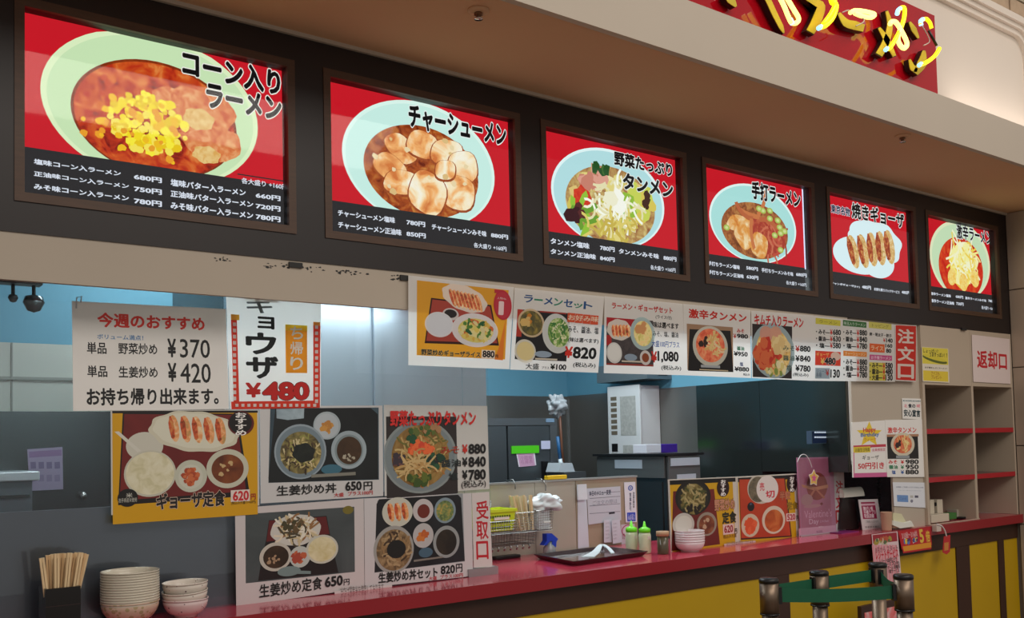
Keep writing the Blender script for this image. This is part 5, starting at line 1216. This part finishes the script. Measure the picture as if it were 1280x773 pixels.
# ================================================================== BEHIND THE COUNTER
# low beige partition panels
m_bp = mat('grey_beige_panel', (176, 170, 156), .5, noise=.05, scale=3)
xs_ = [at(606, 640, Y=.56).x - .2, at(669, 640, Y=.56).x, at(720, 640, Y=.56).x, at(797, 640, Y=.56).x]
bp = empty('low_partition', (xs_[0], .56, 0), 'low grey-beige partition behind the open part of the counter', 'partition')
for a_, b_ in zip(xs_, xs_[1:]): B('panel', (a_ + .001, .56, .5), (b_ - .001, .585, 1.268), m_bp if b_ != xs_[3] else mat('tan_beige_panel', (166, 152, 130), .5, noise=.05, scale=3), bp, .001)
B('cap_rail', (xs_[0], .555, 1.268), (xs_[3], .59, 1.276), mat('aluminium', (190, 192, 190), .35, .9), bp)
m_w = mat('chrome_wire', (150, 150, 146), .35, 1.0)
YW = .555
def hook(t, px, py0, py1, y0):
    a, b = at(px - 1.5, py0, Y=y0), at(px, py1, Y=y0)
    MB().tube([(b.x, y0, b.z), (b.x, y0, a.z - .02), (a.x, y0 + .01, a.z), (a.x, YW + .012, 1.282), (a.x, YW + .04, 1.282)], .003, m_w, 6).build('hook', t)
def wire_box(name, t, x0, x1, y0, y1, z0, z1, nx, ny, nz, r=.0008, k=.9, m_=None):
    """open-topped basket of crossing wires"""
    mb = MB(); m_ = m_ or m_w; cx_, cy_2 = (x0 + x1) / 2, (y0 + y1) / 2
    def R_(z):
        f = k + (1 - k) * (z - z0) / (z1 - z0)
        return [(cx_ + (x - cx_) * f, cy_2 + (y - cy_2) * f, z) for x, y in ((x0, y0), (x1, y0), (x1, y1), (x0, y1))]
    for i in range(nz + 1):
        z = z0 + (z1 - z0) * i / nz; q = R_(z)
        for j in range(4): mb.tube([q[j], q[(j + 1) % 4]], r * (2 if i == nz else 1), m_, 4)
    lo, hi = R_(z0), R_(z1)
    for j, nn in enumerate((nx, ny, nx, ny)):
        for i in range(nn):
            f = i / nn; a = Vector(lo[j]).lerp(Vector(lo[(j + 1) % 4]), f); b = Vector(hi[j]).lerp(Vector(hi[(j + 1) % 4]), f); mb.tube([a, b], r, m_, 4)
    for i in range(1, nx): mb.tube([Vector(lo[0]).lerp(Vector(lo[1]), i / nx), Vector(lo[3]).lerp(Vector(lo[2]), i / nx)], r, m_, 4)
    return mb.build(name, t)
# crop (600,590,6.442)
def c9(x, y): return (600 + x / 6.442, 590 + y / 6.442)
def wx(x, Y): return at(*c9(x, 400), Y=Y).x
def wz(x, y, Y): return at(*c9(x, y), Y=Y).z
# basket with chopsticks
t = empty('wire_basket', (wx(360, .47), .47, wz(360, 490, .45)), 'round chrome wire basket of pale chopsticks hooked on the low partition', 'basket')
wire_box('wire_mesh', t, wx(292, .44), wx(440, .44), .44, .54, wz(360, 495, .44), wz(360, 330, .44), 9, 6, 8)
hook(t, *c9(285, 0)[:1], 600, 612, .535)
for i in range(14):
    x_ = wx(262 + i * 12, .46); z1_ = wz(300, 195 + (i % 3) * 4, .46); xb = wx(318 + i * 8, .46); yy = .455 + (i % 4) * .018
    mb = MB(); mb.prism([(x_, yy, z1_), (x_ + .009, yy, z1_), (x_ + .009, yy + .006, z1_), (x_, yy + .006, z1_)], (xb - x_, 0, wz(360, 480, .44) - z1_), mat('cream_wood', (224, 210, 170), .6, noise=.15, scale=5, stretch=(40, 40, 1.5)) if i % 3 else m_wood)
    tag(mb.build('chopstick_pair', at0=(x_, yy, z1_)), 'pale chopstick pair in the hanging wire basket, %s from the left' % (ordn[i] if i else 'first'), 'chopsticks', 'chopsticks in the wire basket')
# basket with white bag
t = empty('wire_basket', (wx(520, .47), .47, wz(520, 470, .45)), 'round chrome wire basket holding a puffed white bag', 'basket')
wire_box('wire_mesh', t, wx(455, .46), wx(592, .46), .46, .545, wz(520, 475, .46), wz(520, 310, .46), 9, 6, 8)
hook(t, *c9(530, 0)[:1], 601, 614, .54)
B('name_plate', (wx(510, .455), .452, wz(520, 412, .455)), (wx(566, .455), .4565, wz(520, 398, .455)), mat('white_enamel', (226, 228, 226), .4), t)
# white bag: lumpy
def lump(name, c_, r_, m_, seed, n=2, amp=.18):
    bm = bmesh.new(); bmesh.ops.create_icosphere(bm, subdivisions=4, radius=1); R = random.Random(seed)
    ph = [(R.uniform(-9, 9), R.uniform(-9, 9), R.uniform(-9, 9), R.uniform(0, 6)) for _ in range(9)]
    for v in bm.verts:
        f = 1 + amp * sum(sin(a * v.co.x + b * v.co.y + c2 * v.co.z + d) for a, b, c2, d in ph) / 2
        v.co = Vector((v.co.x * r_[0] * f, v.co.y * r_[1] * f, v.co.z * r_[2] * f))
    me = bpy.data.meshes.new(name); bm.to_mesh(me); bm.free(); me.materials.append(m_)
    for p in me.polygons: p.use_smooth = True
    o = link(name, me); o.location = c_; return o
o = lump('plastic_bag', (wx(535, .5), .50, wz(535, 250, .5)), ((wx(630, .5) - wx(440, .5)) / 2, .05, (wz(535, 175, .5) - wz(535, 320, .5)) / 2), mat('white_polythene', (226, 236, 240), .3), 3)
tag(o, 'puffed white plastic bag bulging out of the right wire basket', 'bag')
B('bag_fill', (wx(480, .48), .485, wz(520, 465, .48)), (wx(570, .48), .53, wz(535, 300, .48)), mat('white_polythene', (226, 236, 240), .3), o).matrix_parent_inverse = Matrix.Translation(o.location).inverted()
# lime colander
t = empty('colander', (wx(190, .44), .44, wz(190, 480, .44)), 'lime green plastic colander basket in the wire rack behind the pickup sign', 'colander')
mb = MB(); ml = mat('lime_plastic', (206, 226, 40), .4)
x0_, x1_ = wx(40, .42), wx(290, .42); zb_, zt_ = wz(190, 478, .42), wz(190, 300, .42)
def frus(mb, x0, x1, y0, y1, z0, z1, k, th, m_):
    cx_, cy_ = (x0 + x1) / 2, (y0 + y1) / 2
    o_ = [[(cx_ + (x - cx_) * f, cy_ + (y - cy_) * f, z) for x, y in ((x0, y0), (x1, y0), (x1, y1), (x0, y1))] for f, z in ((k, z0), (1, z1))]
    i_ = [[(cx_ + (x - cx_) * f * th, cy_ + (y - cy_) * f * th, z) for x, y in ((x0, y0), (x1, y0), (x1, y1), (x0, y1))] for f, z in ((k, z0 + .004), (1, z1))]
    V = [[mb.bm.verts.new(p) for p in r] for r in (o_[0], o_[1], i_[1], i_[0])]; F = []
    for a, b in zip(V, V[1:]):
        for j in range(4): F.append(mb.bm.faces.new((a[j], a[(j + 1) % 4], b[(j + 1) % 4], b[j])))
    F += [mb.bm.faces.new(V[0][::-1]), mb.bm.faces.new(V[3])]; mb._fin(F, m_)
frus(mb, x0_, x1_, .42, .53, zb_, zt_, .86, .95, ml); mb.box((x0_ - .004, .414, zt_ - .012), (x1_ + .004, .42, zt_), ml); mb.box((x0_ - .004, .53, zt_ - .012), (x1_ + .004, .536, zt_), ml); mb.build('body', t)
mb = MB(); mh = mat('dark_slot', (60, 80, 20), .6)
for rw_ in range(3):
    for k in range(9):
        x_ = x0_ + .03 + (x1_ - x0_ - .06) * k / 8; z_ = zb_ + .014 + rw_ * .022; yq = .42 + (.055 * .14) * (1 - (z_ - zb_) / (zt_ - zb_))
        mb.box((x_ - .004, yq - .0008, z_ - .005), (x_ + .004, yq + .0016, z_ + .005), mh)
mb.build('slots', t)
B('label', (wx(120, .41), .4125, wz(190, 388, .41)), (wx(240, .41), .4138, wz(190, 365, .41)), mat('sticker', (226, 220, 210), .5), t)
# wire rack under the colander
t = empty('wire_rack', (wx(100, .5), .5, wz(200, 600, .45)), 'grey wire rack shelf hung under the lime colander', 'rack')
wire_box('upper_tier', t, wx(-40, .41), wx(285, .41), .41, .545, wz(190, 490, .41), wz(190, 400, .41), 14, 6, 4, k=1.0)
wire_box('lower_tier', t, wx(-40, .40), wx(455, .40), .40, .547, wz(230, 600, .40), wz(230, 500, .40), 22, 6, 4, k=.97, m_=mat('grey_wire', (120, 122, 120), .4, .8))
for xq in (wx(250, .545), wx(90, .545)): MB().tube([(xq, .546, wz(230, 520, .54)), (xq, .546, wz(230, 225, .54))], .0025, m_w, 6).build('upright', t)
mb = MB()
for k in range(9): mb.tube([(wx(-10 + k * 50, .395), .396, wz(230, 600, .4)), (wx(-10 + k * 50, .395), .388, wz(230, 615, .4)), (wx(-10 + k * 50, .395), .396, wz(230, 630, .4))], .004, m_w, 6)
mb.build('hook_row', t)
# blue spray bottle
q = at(*c9(560, 660), Y=.48)
t = empty('spray_bottle', (q.x, .48, ZC), 'clear spray bottle with blue trigger head under the right wire basket', 'bottle')
MB().lathe([(0, 0), (.026, 0), (.028, .004), (.027, .03), (.014, .045), (.012, .055), (0, .055)], mat('clear_bottle', (190, 206, 210), .15, trans=.6), (q.x, .48, ZC), 20).build('body', t)
P = [at(*c9(x, y), Y=.48) for x, y in ((520, 500), (560, 495), (612, 540), (598, 562), (596, 605), (560, 605), (565, 560), (548, 555), (520, 590), (498, 592), (520, 555))]
MB().prism([(p.x, .465, p.z) for p in P], (0, .03, 0), mat('blue_plastic', (24, 60, 190), .35)).build('trigger_head', t)
# little black tool at counter's back by the sign
a_, b_ = at(617, 699, Z=ZC + .005), at(643, 695, Z=ZC + .005)
tag(B('black_pen_case', (a_.x, a_.y - .02, ZC + .0005), (b_.x, a_.y + .02, ZC + .014), mat('black_plastic', (24, 24, 26), .35), None, .003), 'slim black case on the counter beside the pickup sign', 'case')
# yellow clip pen and white strip on top of the panel
a_, b_ = at(684.5, 598, Y=.56), at(708.5, 595, Y=.56)
tag(B('yellow_clip', (a_.x, .558, 1.277), (b_.x, .585, 1.295), mat('yellow_plastic', (240, 200, 30), .4), None, .003), 'yellow plastic clip lying on top of the low partition', 'clip')
# papers on the beige panel; crop (700,580,6.442)
c = (700, 580, 6.442); YP = .5585
s = Sheet.px([(140, 172), (206, 165), (232, 672), (144, 684)], YP, c); s.build('paper_roll_strip', (206, 214, 226), 'long white paper strip hanging down the low partition', 'paper')
s = Sheet.px([(134, 168), (206, 164), (214, 288), (140, 292)], YP - .012, c, thick=.006); s.build('folded_paper', (222, 228, 236), 'folded white paper flap at the top of the long strip', 'paper')
s = Sheet.px([(215, 200), (484, 182), (492, 455), (228, 492)], YP - .002, c)
for k, y_ in enumerate((240, 278, 338, 400)): s.shape([(236, y_), (482, y_ - 18), (482, y_ - 14), (236, y_ + 5)], (120, 126, 140))
s.text('本日のメニュー変更', 232, 220, 410, 248, (70, 76, 96), .03); s.rect(392, 392, 440, 402, (50, 50, 60)); s.text('ご注文の際は', 260, 300, 460, 318, (150, 156, 170), .01)
s.build('order_chart', (196, 202, 212), 'white ruled chart sheet taped on the low partition', 'paper')
s = Sheet.px([(515, 150), (604, 146), (618, 470), (528, 474)], YP - .002, c)
s.rect(538, 394, 608, 462, (24, 64, 190)); s.ell(566, 196, 20, 22, (70, 90, 170)); s.ell(566, 196, 12, 14, (196, 206, 226)); s.text('木', 557, 186, 575, 206, (40, 60, 140), .02); s.vtext('営業許可', 556, 232, 574, 380, (40, 50, 90), bold=.02); s.vtext('食品衛生責任者', 584, 226, 600, 356, (60, 60, 80), bold=.02); s.text('しんせん\n安全安心', 546, 404, 602, 452, (206, 216, 240), .02)
o = s.build('permit_sign', (222, 226, 234), 'tall white permit plate with blue block at its foot on the low partition', 'notice')
for k, quad in enumerate(([(352, 454), (414, 448), (418, 632), (354, 636)], [(414, 458), (480, 450), (498, 632), (426, 646)])):
    s = Sheet.px(quad, YP - .012 - .01 * k, c)
    for j in range(5): s.text('注文票 %d' % (j + 3), quad[0][0] + 12, quad[0][1] + 20 + j * 30, quad[0][0] + 44, quad[0][1] + 30 + j * 30, (150, 156, 170), .0)
    s.build('order_slip', (206, 214, 226), ('left' if k == 0 else 'right') + ' one of two small white order slips clipped low on the partition', 'paper', 'order slips on the low partition')
s = Sheet.px([(490, 492), (600, 482), (610, 680), (496, 680)], YP + .0, c); s.ell(545, 540, 50, 50, (170, 70, 110)); s.ell(545, 540, 42, 42, (214, 206, 214)); s.text('のり', 500, 560, 520, 610, (120, 20, 50), .03)
s.build('leaflet', (206, 200, 210), 'white leaflet with purple ring behind the squeeze bottles', 'leaflet')

# dark glossy drinks machine with tray and tissue box
m_mach = mat('machine_black', (40, 44, 46), .18, coat=.4); m_mgrey = mat('machine_grey', (86, 92, 92), .35)
MX, MY = at(835, 640, Y=.62).x, .62; MX1 = at(876, 640, Y=.62).x; MY1 = 1.13; MZ = 1.372
t = empty('drinks_machine', (MX, MY, .86), 'black glossy counter machine with white label panels behind the first board', 'machine')
B('body', (MX, MY, .86), (MX1, MY1, MZ - .012), m_mach, t, .006); B('top_tray', (MX - .02, MY - .015, MZ - .011), (MX1 + .02, MY1 + .01, MZ), mat('black_plastic', (24, 24, 26), .35), t)
B('front_header', (MX + .004, MY - .008, MZ - .17), (MX1 - .004, MY - .0005, MZ - .014), m_mgrey, t); B('label_panel', (MX + .018, MY - .012, MZ - .062), (MX1 - .01, MY - .0085, MZ - .024), mat('pale_panel', (176, 190, 200), .4), t)
B('label_panel', (MX + .06, MY - .012, MZ - .14), (MX1 - .04, MY - .0085, MZ - .105), MC['pale_panel'], t); B('drip_window', (MX + .01, MY - .006, .95), (MX1 - .01, MY - .0005, MZ - .19), m_mach, t)
B('side_header', (MX - .008, MY + .01, MZ - .12), (MX - .0005, MY1 - .01, MZ - .014), m_mgrey, t); B('rating_plate', (MX - .010, MY + .16, MZ - .075), (MX - .0085, MY + .36, MZ - .03), MC['pale_panel'], t)
B('side_window', (MX - .006, MY + .03, .93), (MX - .0005, MY1 - .03, MZ - .14), m_mach, t)
tag(B('kitchen_worktop', (3.0, .60, .82), (KX - .008, 1.30, .858), steel('worktop_steel', (150, 154, 154), .3)), 'stainless kitchen worktop under the black machine', 'worktop')
q = at(806, 560, Y=.9)
t = empty('tissue_box', (q.x, .85, MZ), 'purple and white tissue box on top of the black machine', 'box')
a_, b_ = at(808, 556, Y=.85), at(847, 566, Y=.85)
am = at(826.5, 560, Y=.85).x
B('carton', (am, .85, MZ + .0005), (b_.x, .95, a_.z), mat('purple_carton', (70, 40, 160), .45, noise=.2, scale=30), t, .002); B('carton_end', (a_.x, .85, MZ + .0005), (am - .001, .95, a_.z), mat('white_carton', (222, 224, 232), .5), t, .002)

# water heater on the right wall
HX, HY0, HY1 = 3.93, 1.29, 1.555; HZ0, HZ1 = 1.323, 1.76
t = empty('water_heater', (HX, HY0, HZ0), 'white wall-mounted water heater with labels on its front', 'water heater')
mh_ = mat('heater_white', (222, 226, 226), .35, noise=.03)
B('casing', (HX + .012, HY0, HZ0), (KX - .0005, HY1, HZ1), mh_, t, .006); B('front_cover', (HX, HY0 - .004, HZ0 - .004), (HX + .0115, HY1 + .004, HZ1 + .004), mh_, t, .003)
mk_ = mat('vent_brown', (110, 100, 84), .5)
for k in range(7): B('vent_slot', (HX - .0016, HY1 - .075, HZ1 - .08 - k * .034), (HX - .0002, HY1 - .025, HZ1 - .058 - k * .034), mk_, t)
B('instruction_label', (HX - .0012, HY0 + .03, HZ1 - .29), (HX - .0002, HY1 - .105, HZ1 - .06), mat('label_grey', (190, 192, 186), .5, noise=.25, scale=60), t)
B('rating_label', (HX - .0012, HY0 + .05, HZ0 + .02), (HX - .0002, HY1 - .12, HZ0 + .09), MC['label_grey'], t); B('control_display', (HX - .004, HY1 - .075, HZ0 + .055), (HX - .0002, HY1 - .028, HZ0 + .10), mat('black_plastic', (24, 24, 26), .35), t)
B('control_panel', (HX - .0018, HY1 - .095, HZ0 + .02), (HX - .0002, HY1 - .02, HZ0 + .045), MC['label_grey'], t)
a_, b_ = at(753, 472, X=3.98), at(825, 482, X=3.98)
B('top_duct', (HX - .03, HY0 - .10, HZ1 + .03), (KX - .0005, HY1 + .06, HZ1 + .13), mat('duct_grey', (120, 132, 136), .4, .5), t)
B('duct_slot', (HX + .06, HY0 - .103, HZ1 + .05), (HX + .13, HY0 - .1005, HZ1 + .10), MC['black_plastic'], t)
for xq in (HX + .06, HX + .12): MB().tube([(xq, HY0 + .12, HZ0), (xq, HY0 + .12, .9)], .010, MC['dark_metal'], 8).build('pipe', t)

# fridge at the back
FYr = 1.62; fx1 = at(697, 560, Y=FYr).x; fx0 = at(560, 560, Y=FYr).x; fz = at(650, 523, Y=FYr).z
t = empty('refrigerator', (fx0, FYr, 0), 'tall dark grey steel refrigerator at the back of the kitchen', 'refrigerator')
mf = steel('fridge_steel', (100, 108, 112), .38); mf2 = steel('fridge_frame', (120, 126, 130), .35)
B('body', (fx0, FYr + .02, 0), (fx1, KY - .005, fz), mf2, t)
fxm = at(634.5, 560, Y=FYr).x; fxr = at(688, 560, Y=FYr).x; fzt = at(650, 532, Y=FYr).z
B('frame_top', (fx0, FYr, fzt), (fx1, FYr + .0195, fz), mf2, t); B('frame_side', (fxr, FYr, .1), (fx1, FYr + .0195, fzt - .001), mf2, t)
B('door', (fx0, FYr + .002, .1), (fxm - .006, FYr + .0195, fzt - .004), mf, t); B('door', (fxm + .006, FYr + .002, .1), (fxr - .004, FYr + .0195, fzt - .004), mf, t)
def fq(x0, y0, x1, y1, Y): a, b = at(x0, y0, Y=Y), at(x1, y1, Y=Y); return (a.x, Y, b.z), (b.x, Y + .004, a.z)
a_, b_ = fq(678, 577, 686, 601, FYr - .010); B('handle', a_, (b_[0], FYr + .0015, b_[2]), MC['black_plastic'], t)
a_, b_ = fq(682.5, 523.5, 693, 528, FYr - .003); B('badge', a_, (b_[0], FYr - .0005, b_[2]), mat('badge_blue', (120, 150, 176), .4), t)
Yf = FYr - .0012
a_, b_ = fq(639.5, 558, 674, 566.5, Yf - .003); tag(B('green_tape', a_, (b_[0], Yf + .0025, b_[2]), mat('green_tape', (80, 206, 20), .5)), 'bright green tape strip on the refrigerator door', 'tape')
c = (590, 560, 4.833)
s = Sheet.px([(266, 32), (378, 30), (388, 106), (282, 116)], Yf + .0012, c); s.rect(274, 38, 380, 108, (206, 160, 190)); s.text('冷蔵庫\n在庫表', 286, 50, 368, 94, (170, 110, 150), .0)
s.build('pink_note', (226, 222, 230), 'pink note in white border on the refrigerator door under the green tape', 'note')
a_, b_ = fq(676.5, 551.5, 688, 561.5, Yf - .002); tag(B('white_sticker', a_, (b_[0], Yf + .0012, b_[2]), mat('sticker_lav', (196, 200, 226), .5)), 'small square white sticker at the right of the refrigerator door', 'sticker')

# mop pole with brush, plastic bag, boxes by the fridge
Ym = 1.62
def pm(x, y, Y=Ym): return at(x, y, Y=Y)
t = empty('mop', tuple(pm(700, 598)), 'upturned mop with brown pole, pale wrapped head and blue grip beside the refrigerator', 'mop')
MB().tube([pm(699, 505), pm(702, 560), pm(706, 596)], .008, mat('brown_pole', (110, 70, 50), .5), 8).build('pole', t)
MB().tube([pm(697, 546, Ym - .05), pm(700, 574, Ym - .05)], .010, mat('blue_grip', (40, 100, 150), .4), 8).build('grip', t)
MB().tube([pm(700, 574, Ym - .05), pm(703.5, 592, Ym - .05)], .012, mat('white_plastic', (206, 220, 224), .25), 8).build('brush_head', t)
o = lump('mop_head', pm(697, 507, Ym), (.055, .04, .055), mat('grey_film', (170, 178, 182), .2), 5, amp=.2); o.parent = t; o.matrix_parent_inverse = Matrix.Translation(t.location).inverted()
a_, b_ = pm(699, 580, 1.5), pm(715, 591, 1.5)
mb = MB(); mb.prism([pm(699, 590.5, 1.46), pm(719, 590.5, 1.46), pm(715, 579, 1.46), pm(702, 579, 1.46)], (0, .12, 0), mat('white_box', (190, 200, 206), .5)); tag(mb.build('white_carton'), 'white carton on a stand right of the refrigerator', 'box')
a_, b_ = pm(697, 590.5, 1.5), pm(724, 598, 1.5); tag(B('steel_stand', (a_.x, 1.44, .3), (b_.x, 1.60, a_.z), MC['fridge_frame']), 'steel stand under the white carton beside the refrigerator', 'stand')
# extra steel strip (pipe cover) on the back wall near the corner
q0, q1 = at(711, 500, Y=KY - .02), at(716, 500, Y=KY - .02)
struct('trim_8', (q0.x, KY - .014, .2), (q0.x + .03, KY, 1.72), steel('bright_steel', (190, 196, 196), .25))

# customer display on a thin arm; crop (820,470,4.923)
c = (820, 470, 4.923); YD = .16
t0 = at(1034, 547, Y=YD)
t = empty('customer_display', (t0.x, YD, t0.z), 'small dark blue customer display with two rows of pale digits in the order window', 'display')
P = [at(820 + x / 4.923, 470 + y / 4.923, Y=YD) for x, y in ((957, 340), (1140, 330), (1143, 412), (960, 420))]
MB().prism([(p.x, YD, p.z) for p in P], (0, .03, 0), mat('display_case', (60, 80, 100), .4)).build('case', t)
s = Sheet.px([(962, 344), (1134, 335), (1136, 408), (964, 416)], YD - .001, c, thick=.0005)
for j, y_ in enumerate((344, 374)): 
    for k in range(12): s.rect(974 + k * 12, y_, 984 + k * 12, y_ + 9, mat('lit_digits', (190, 206, 226), .4, emis=.5))
s.build('screen', mat('screen_navy', (28, 44, 78), .2), None, None, parent=t)
mb = MB(); w_ = [at(x, y, Y=YD + .03) for x, y in smooth([(1052, 550), (1051, 575), (1048, 600), (1047, 640)], 3)]; mb.tube(w_, .004, MC['black_plastic'], 6); mb.build('arm', t)
w_ = []
for k in range(80): q = at(1098.5, 596 + k * .80, Y=.2); w_.append((q.x + .008 * cos(k * 1.3), .2 + .008 * sin(k * 1.3), q.z))
o = MB().tube(w_, .0028, MC['black_plastic'], 5).build('coiled_cord'); tag(o, 'black coiled telephone cord in the low hatch behind the counter unit', 'cord')

# ================================================================== BELT BARRIERS
m_post = mat('brushed_bronze_steel', (134, 116, 100), .40, .9, noise=.2, scale=2, stretch=(30, 30, .5)); m_cap = mat('black_plastic', (24, 24, 26), .35); m_belt = mat('green_belt', (10, 92, 62), .7, noise=.1, scale=40)
posts = {}
LAB = {'A': 'leftmost belt barrier post, nearest the camera side, linked by the front green belt', 'B': 'second belt barrier post from the left, behind the green belts', 'C': 'belt barrier post standing before the pink flyer', 'D': 'front right belt barrier post where the front green belt ends'}
for n_, (px, py, w_) in dict(A=(960.8, 723.8, 23), B=(1023.5, 714.5, 23), C=(1097, 704.5, 22.5), D=(1129, 719, 24.5)).items():
    p = at(px, py, Z=.93); r = .034
    t = empty('belt_barrier', (p.x, p.y, 0), LAB[n_], 'barrier post', 'belt barriers before the counter'); posts[n_] = (p, t)
    o = (p.x, p.y, 0)
    MB().lathe([(0, 0), (.137, 0), (.137, .012), (.10, .028), (.03, .035), (0, .035)], m_post, o, 36).build('base', t)
    MB().lathe([(0, .03), (r - .006, .03), (r - .006, .83), (0, .83)], m_post, o, 28).build('post', t)
    MB().lathe([(0, .807), (r, .807), (r, .916), (0, .916)], m_post, o, 32).build('cassette', t)
    MB().lathe([(0, .801), (r + .001, .801), (r + .001, .8065), (0, .8065)], m_cap, o, 32).build('collar', t)
    MB().lathe([(0, .9165), (r + .0015, .9165), (r + .0015, .928), (r - .003, .932), (0, .932)], m_cap, o, 32).build('cap', t)
def belt(a, b, z0, z1, off=-.036, wv=0.0, parent=None, name='belt'):
    pa, pb = posts[a][0], posts[b][0]; d = Vector((pb.x - pa.x, pb.y - pa.y, 0)); L_ = d.length; d.normalize()
    A_ = Vector((pa.x, pa.y, 0)) + d * .036; B_ = Vector((pb.x, pb.y, 0)) - d * .036
    mb = MB(); N_ = 12; nrm = Vector((d.y, -d.x, 0)) * .001
    for k in range(N_):
        f0, f1 = k / N_, (k + 1) / N_
        q0, q1 = A_.lerp(B_, f0), A_.lerp(B_, f1); s0, s1 = -wv * sin(pi * f0), -wv * sin(pi * f1)
        mb.prism([q0 + Vector((0, 0, z0 + s0)), q1 + Vector((0, 0, z0 + s1)), q1 + Vector((0, 0, z1 + s1)), q0 + Vector((0, 0, z1 + s0))], nrm, m_belt)
    mb.build(name, posts[a][1]).matrix_parent_inverse = Matrix.Translation(posts[a][1].location).inverted()
    for q in (A_, B_):
        mb = MB(); u = d * .008; v = Vector((d.y, -d.x, 0)) * .010
        mb.prism([q + a_ * u + b_ * v + Vector((0, 0, z0 - .006)) for a_, b_ in ((-1, -1), (1, -1), (1, 1), (-1, 1))], (0, 0, z1 - z0 + .012), m_cap)
        mb.build('belt_clip', posts[a][1])
belt('A', 'D', .845, .893, wv=.006); belt('B', 'A', .857, .905); belt('B', 'C', .862, .908); belt('C', 'D', .858, .904, wv=.02)
# framed picture stand low before the counter
Yq = -.12
P = [at(x, y, Y=Yq) for x, y in ((1076.5, 759), (1128, 757))]
t = empty('framed_stand', (P[0].x, Yq, 0), 'low brown-framed picture stand behind the barrier posts', 'sign')
zt_ = P[0].z; x0_, x1_ = P[0].x, P[1].x
B('frame', (x0_, Yq, 0.35), (x1_, Yq + .02, zt_), m_cbrown, t); B('picture', (x0_ + .022, Yq - .002, .38), (x1_ - .022, Yq - .0005, zt_ - .03), food('stand_pic', [(226, 200, 200), (230, 120, 120), (206, 60, 60), (240, 226, 220)], 12), t)
for xq in (x0_ + .03, x1_ - .05): B('leg', (xq, Yq - .0, 0), (xq + .02, Yq + .02, .3495), m_cbrown, t)
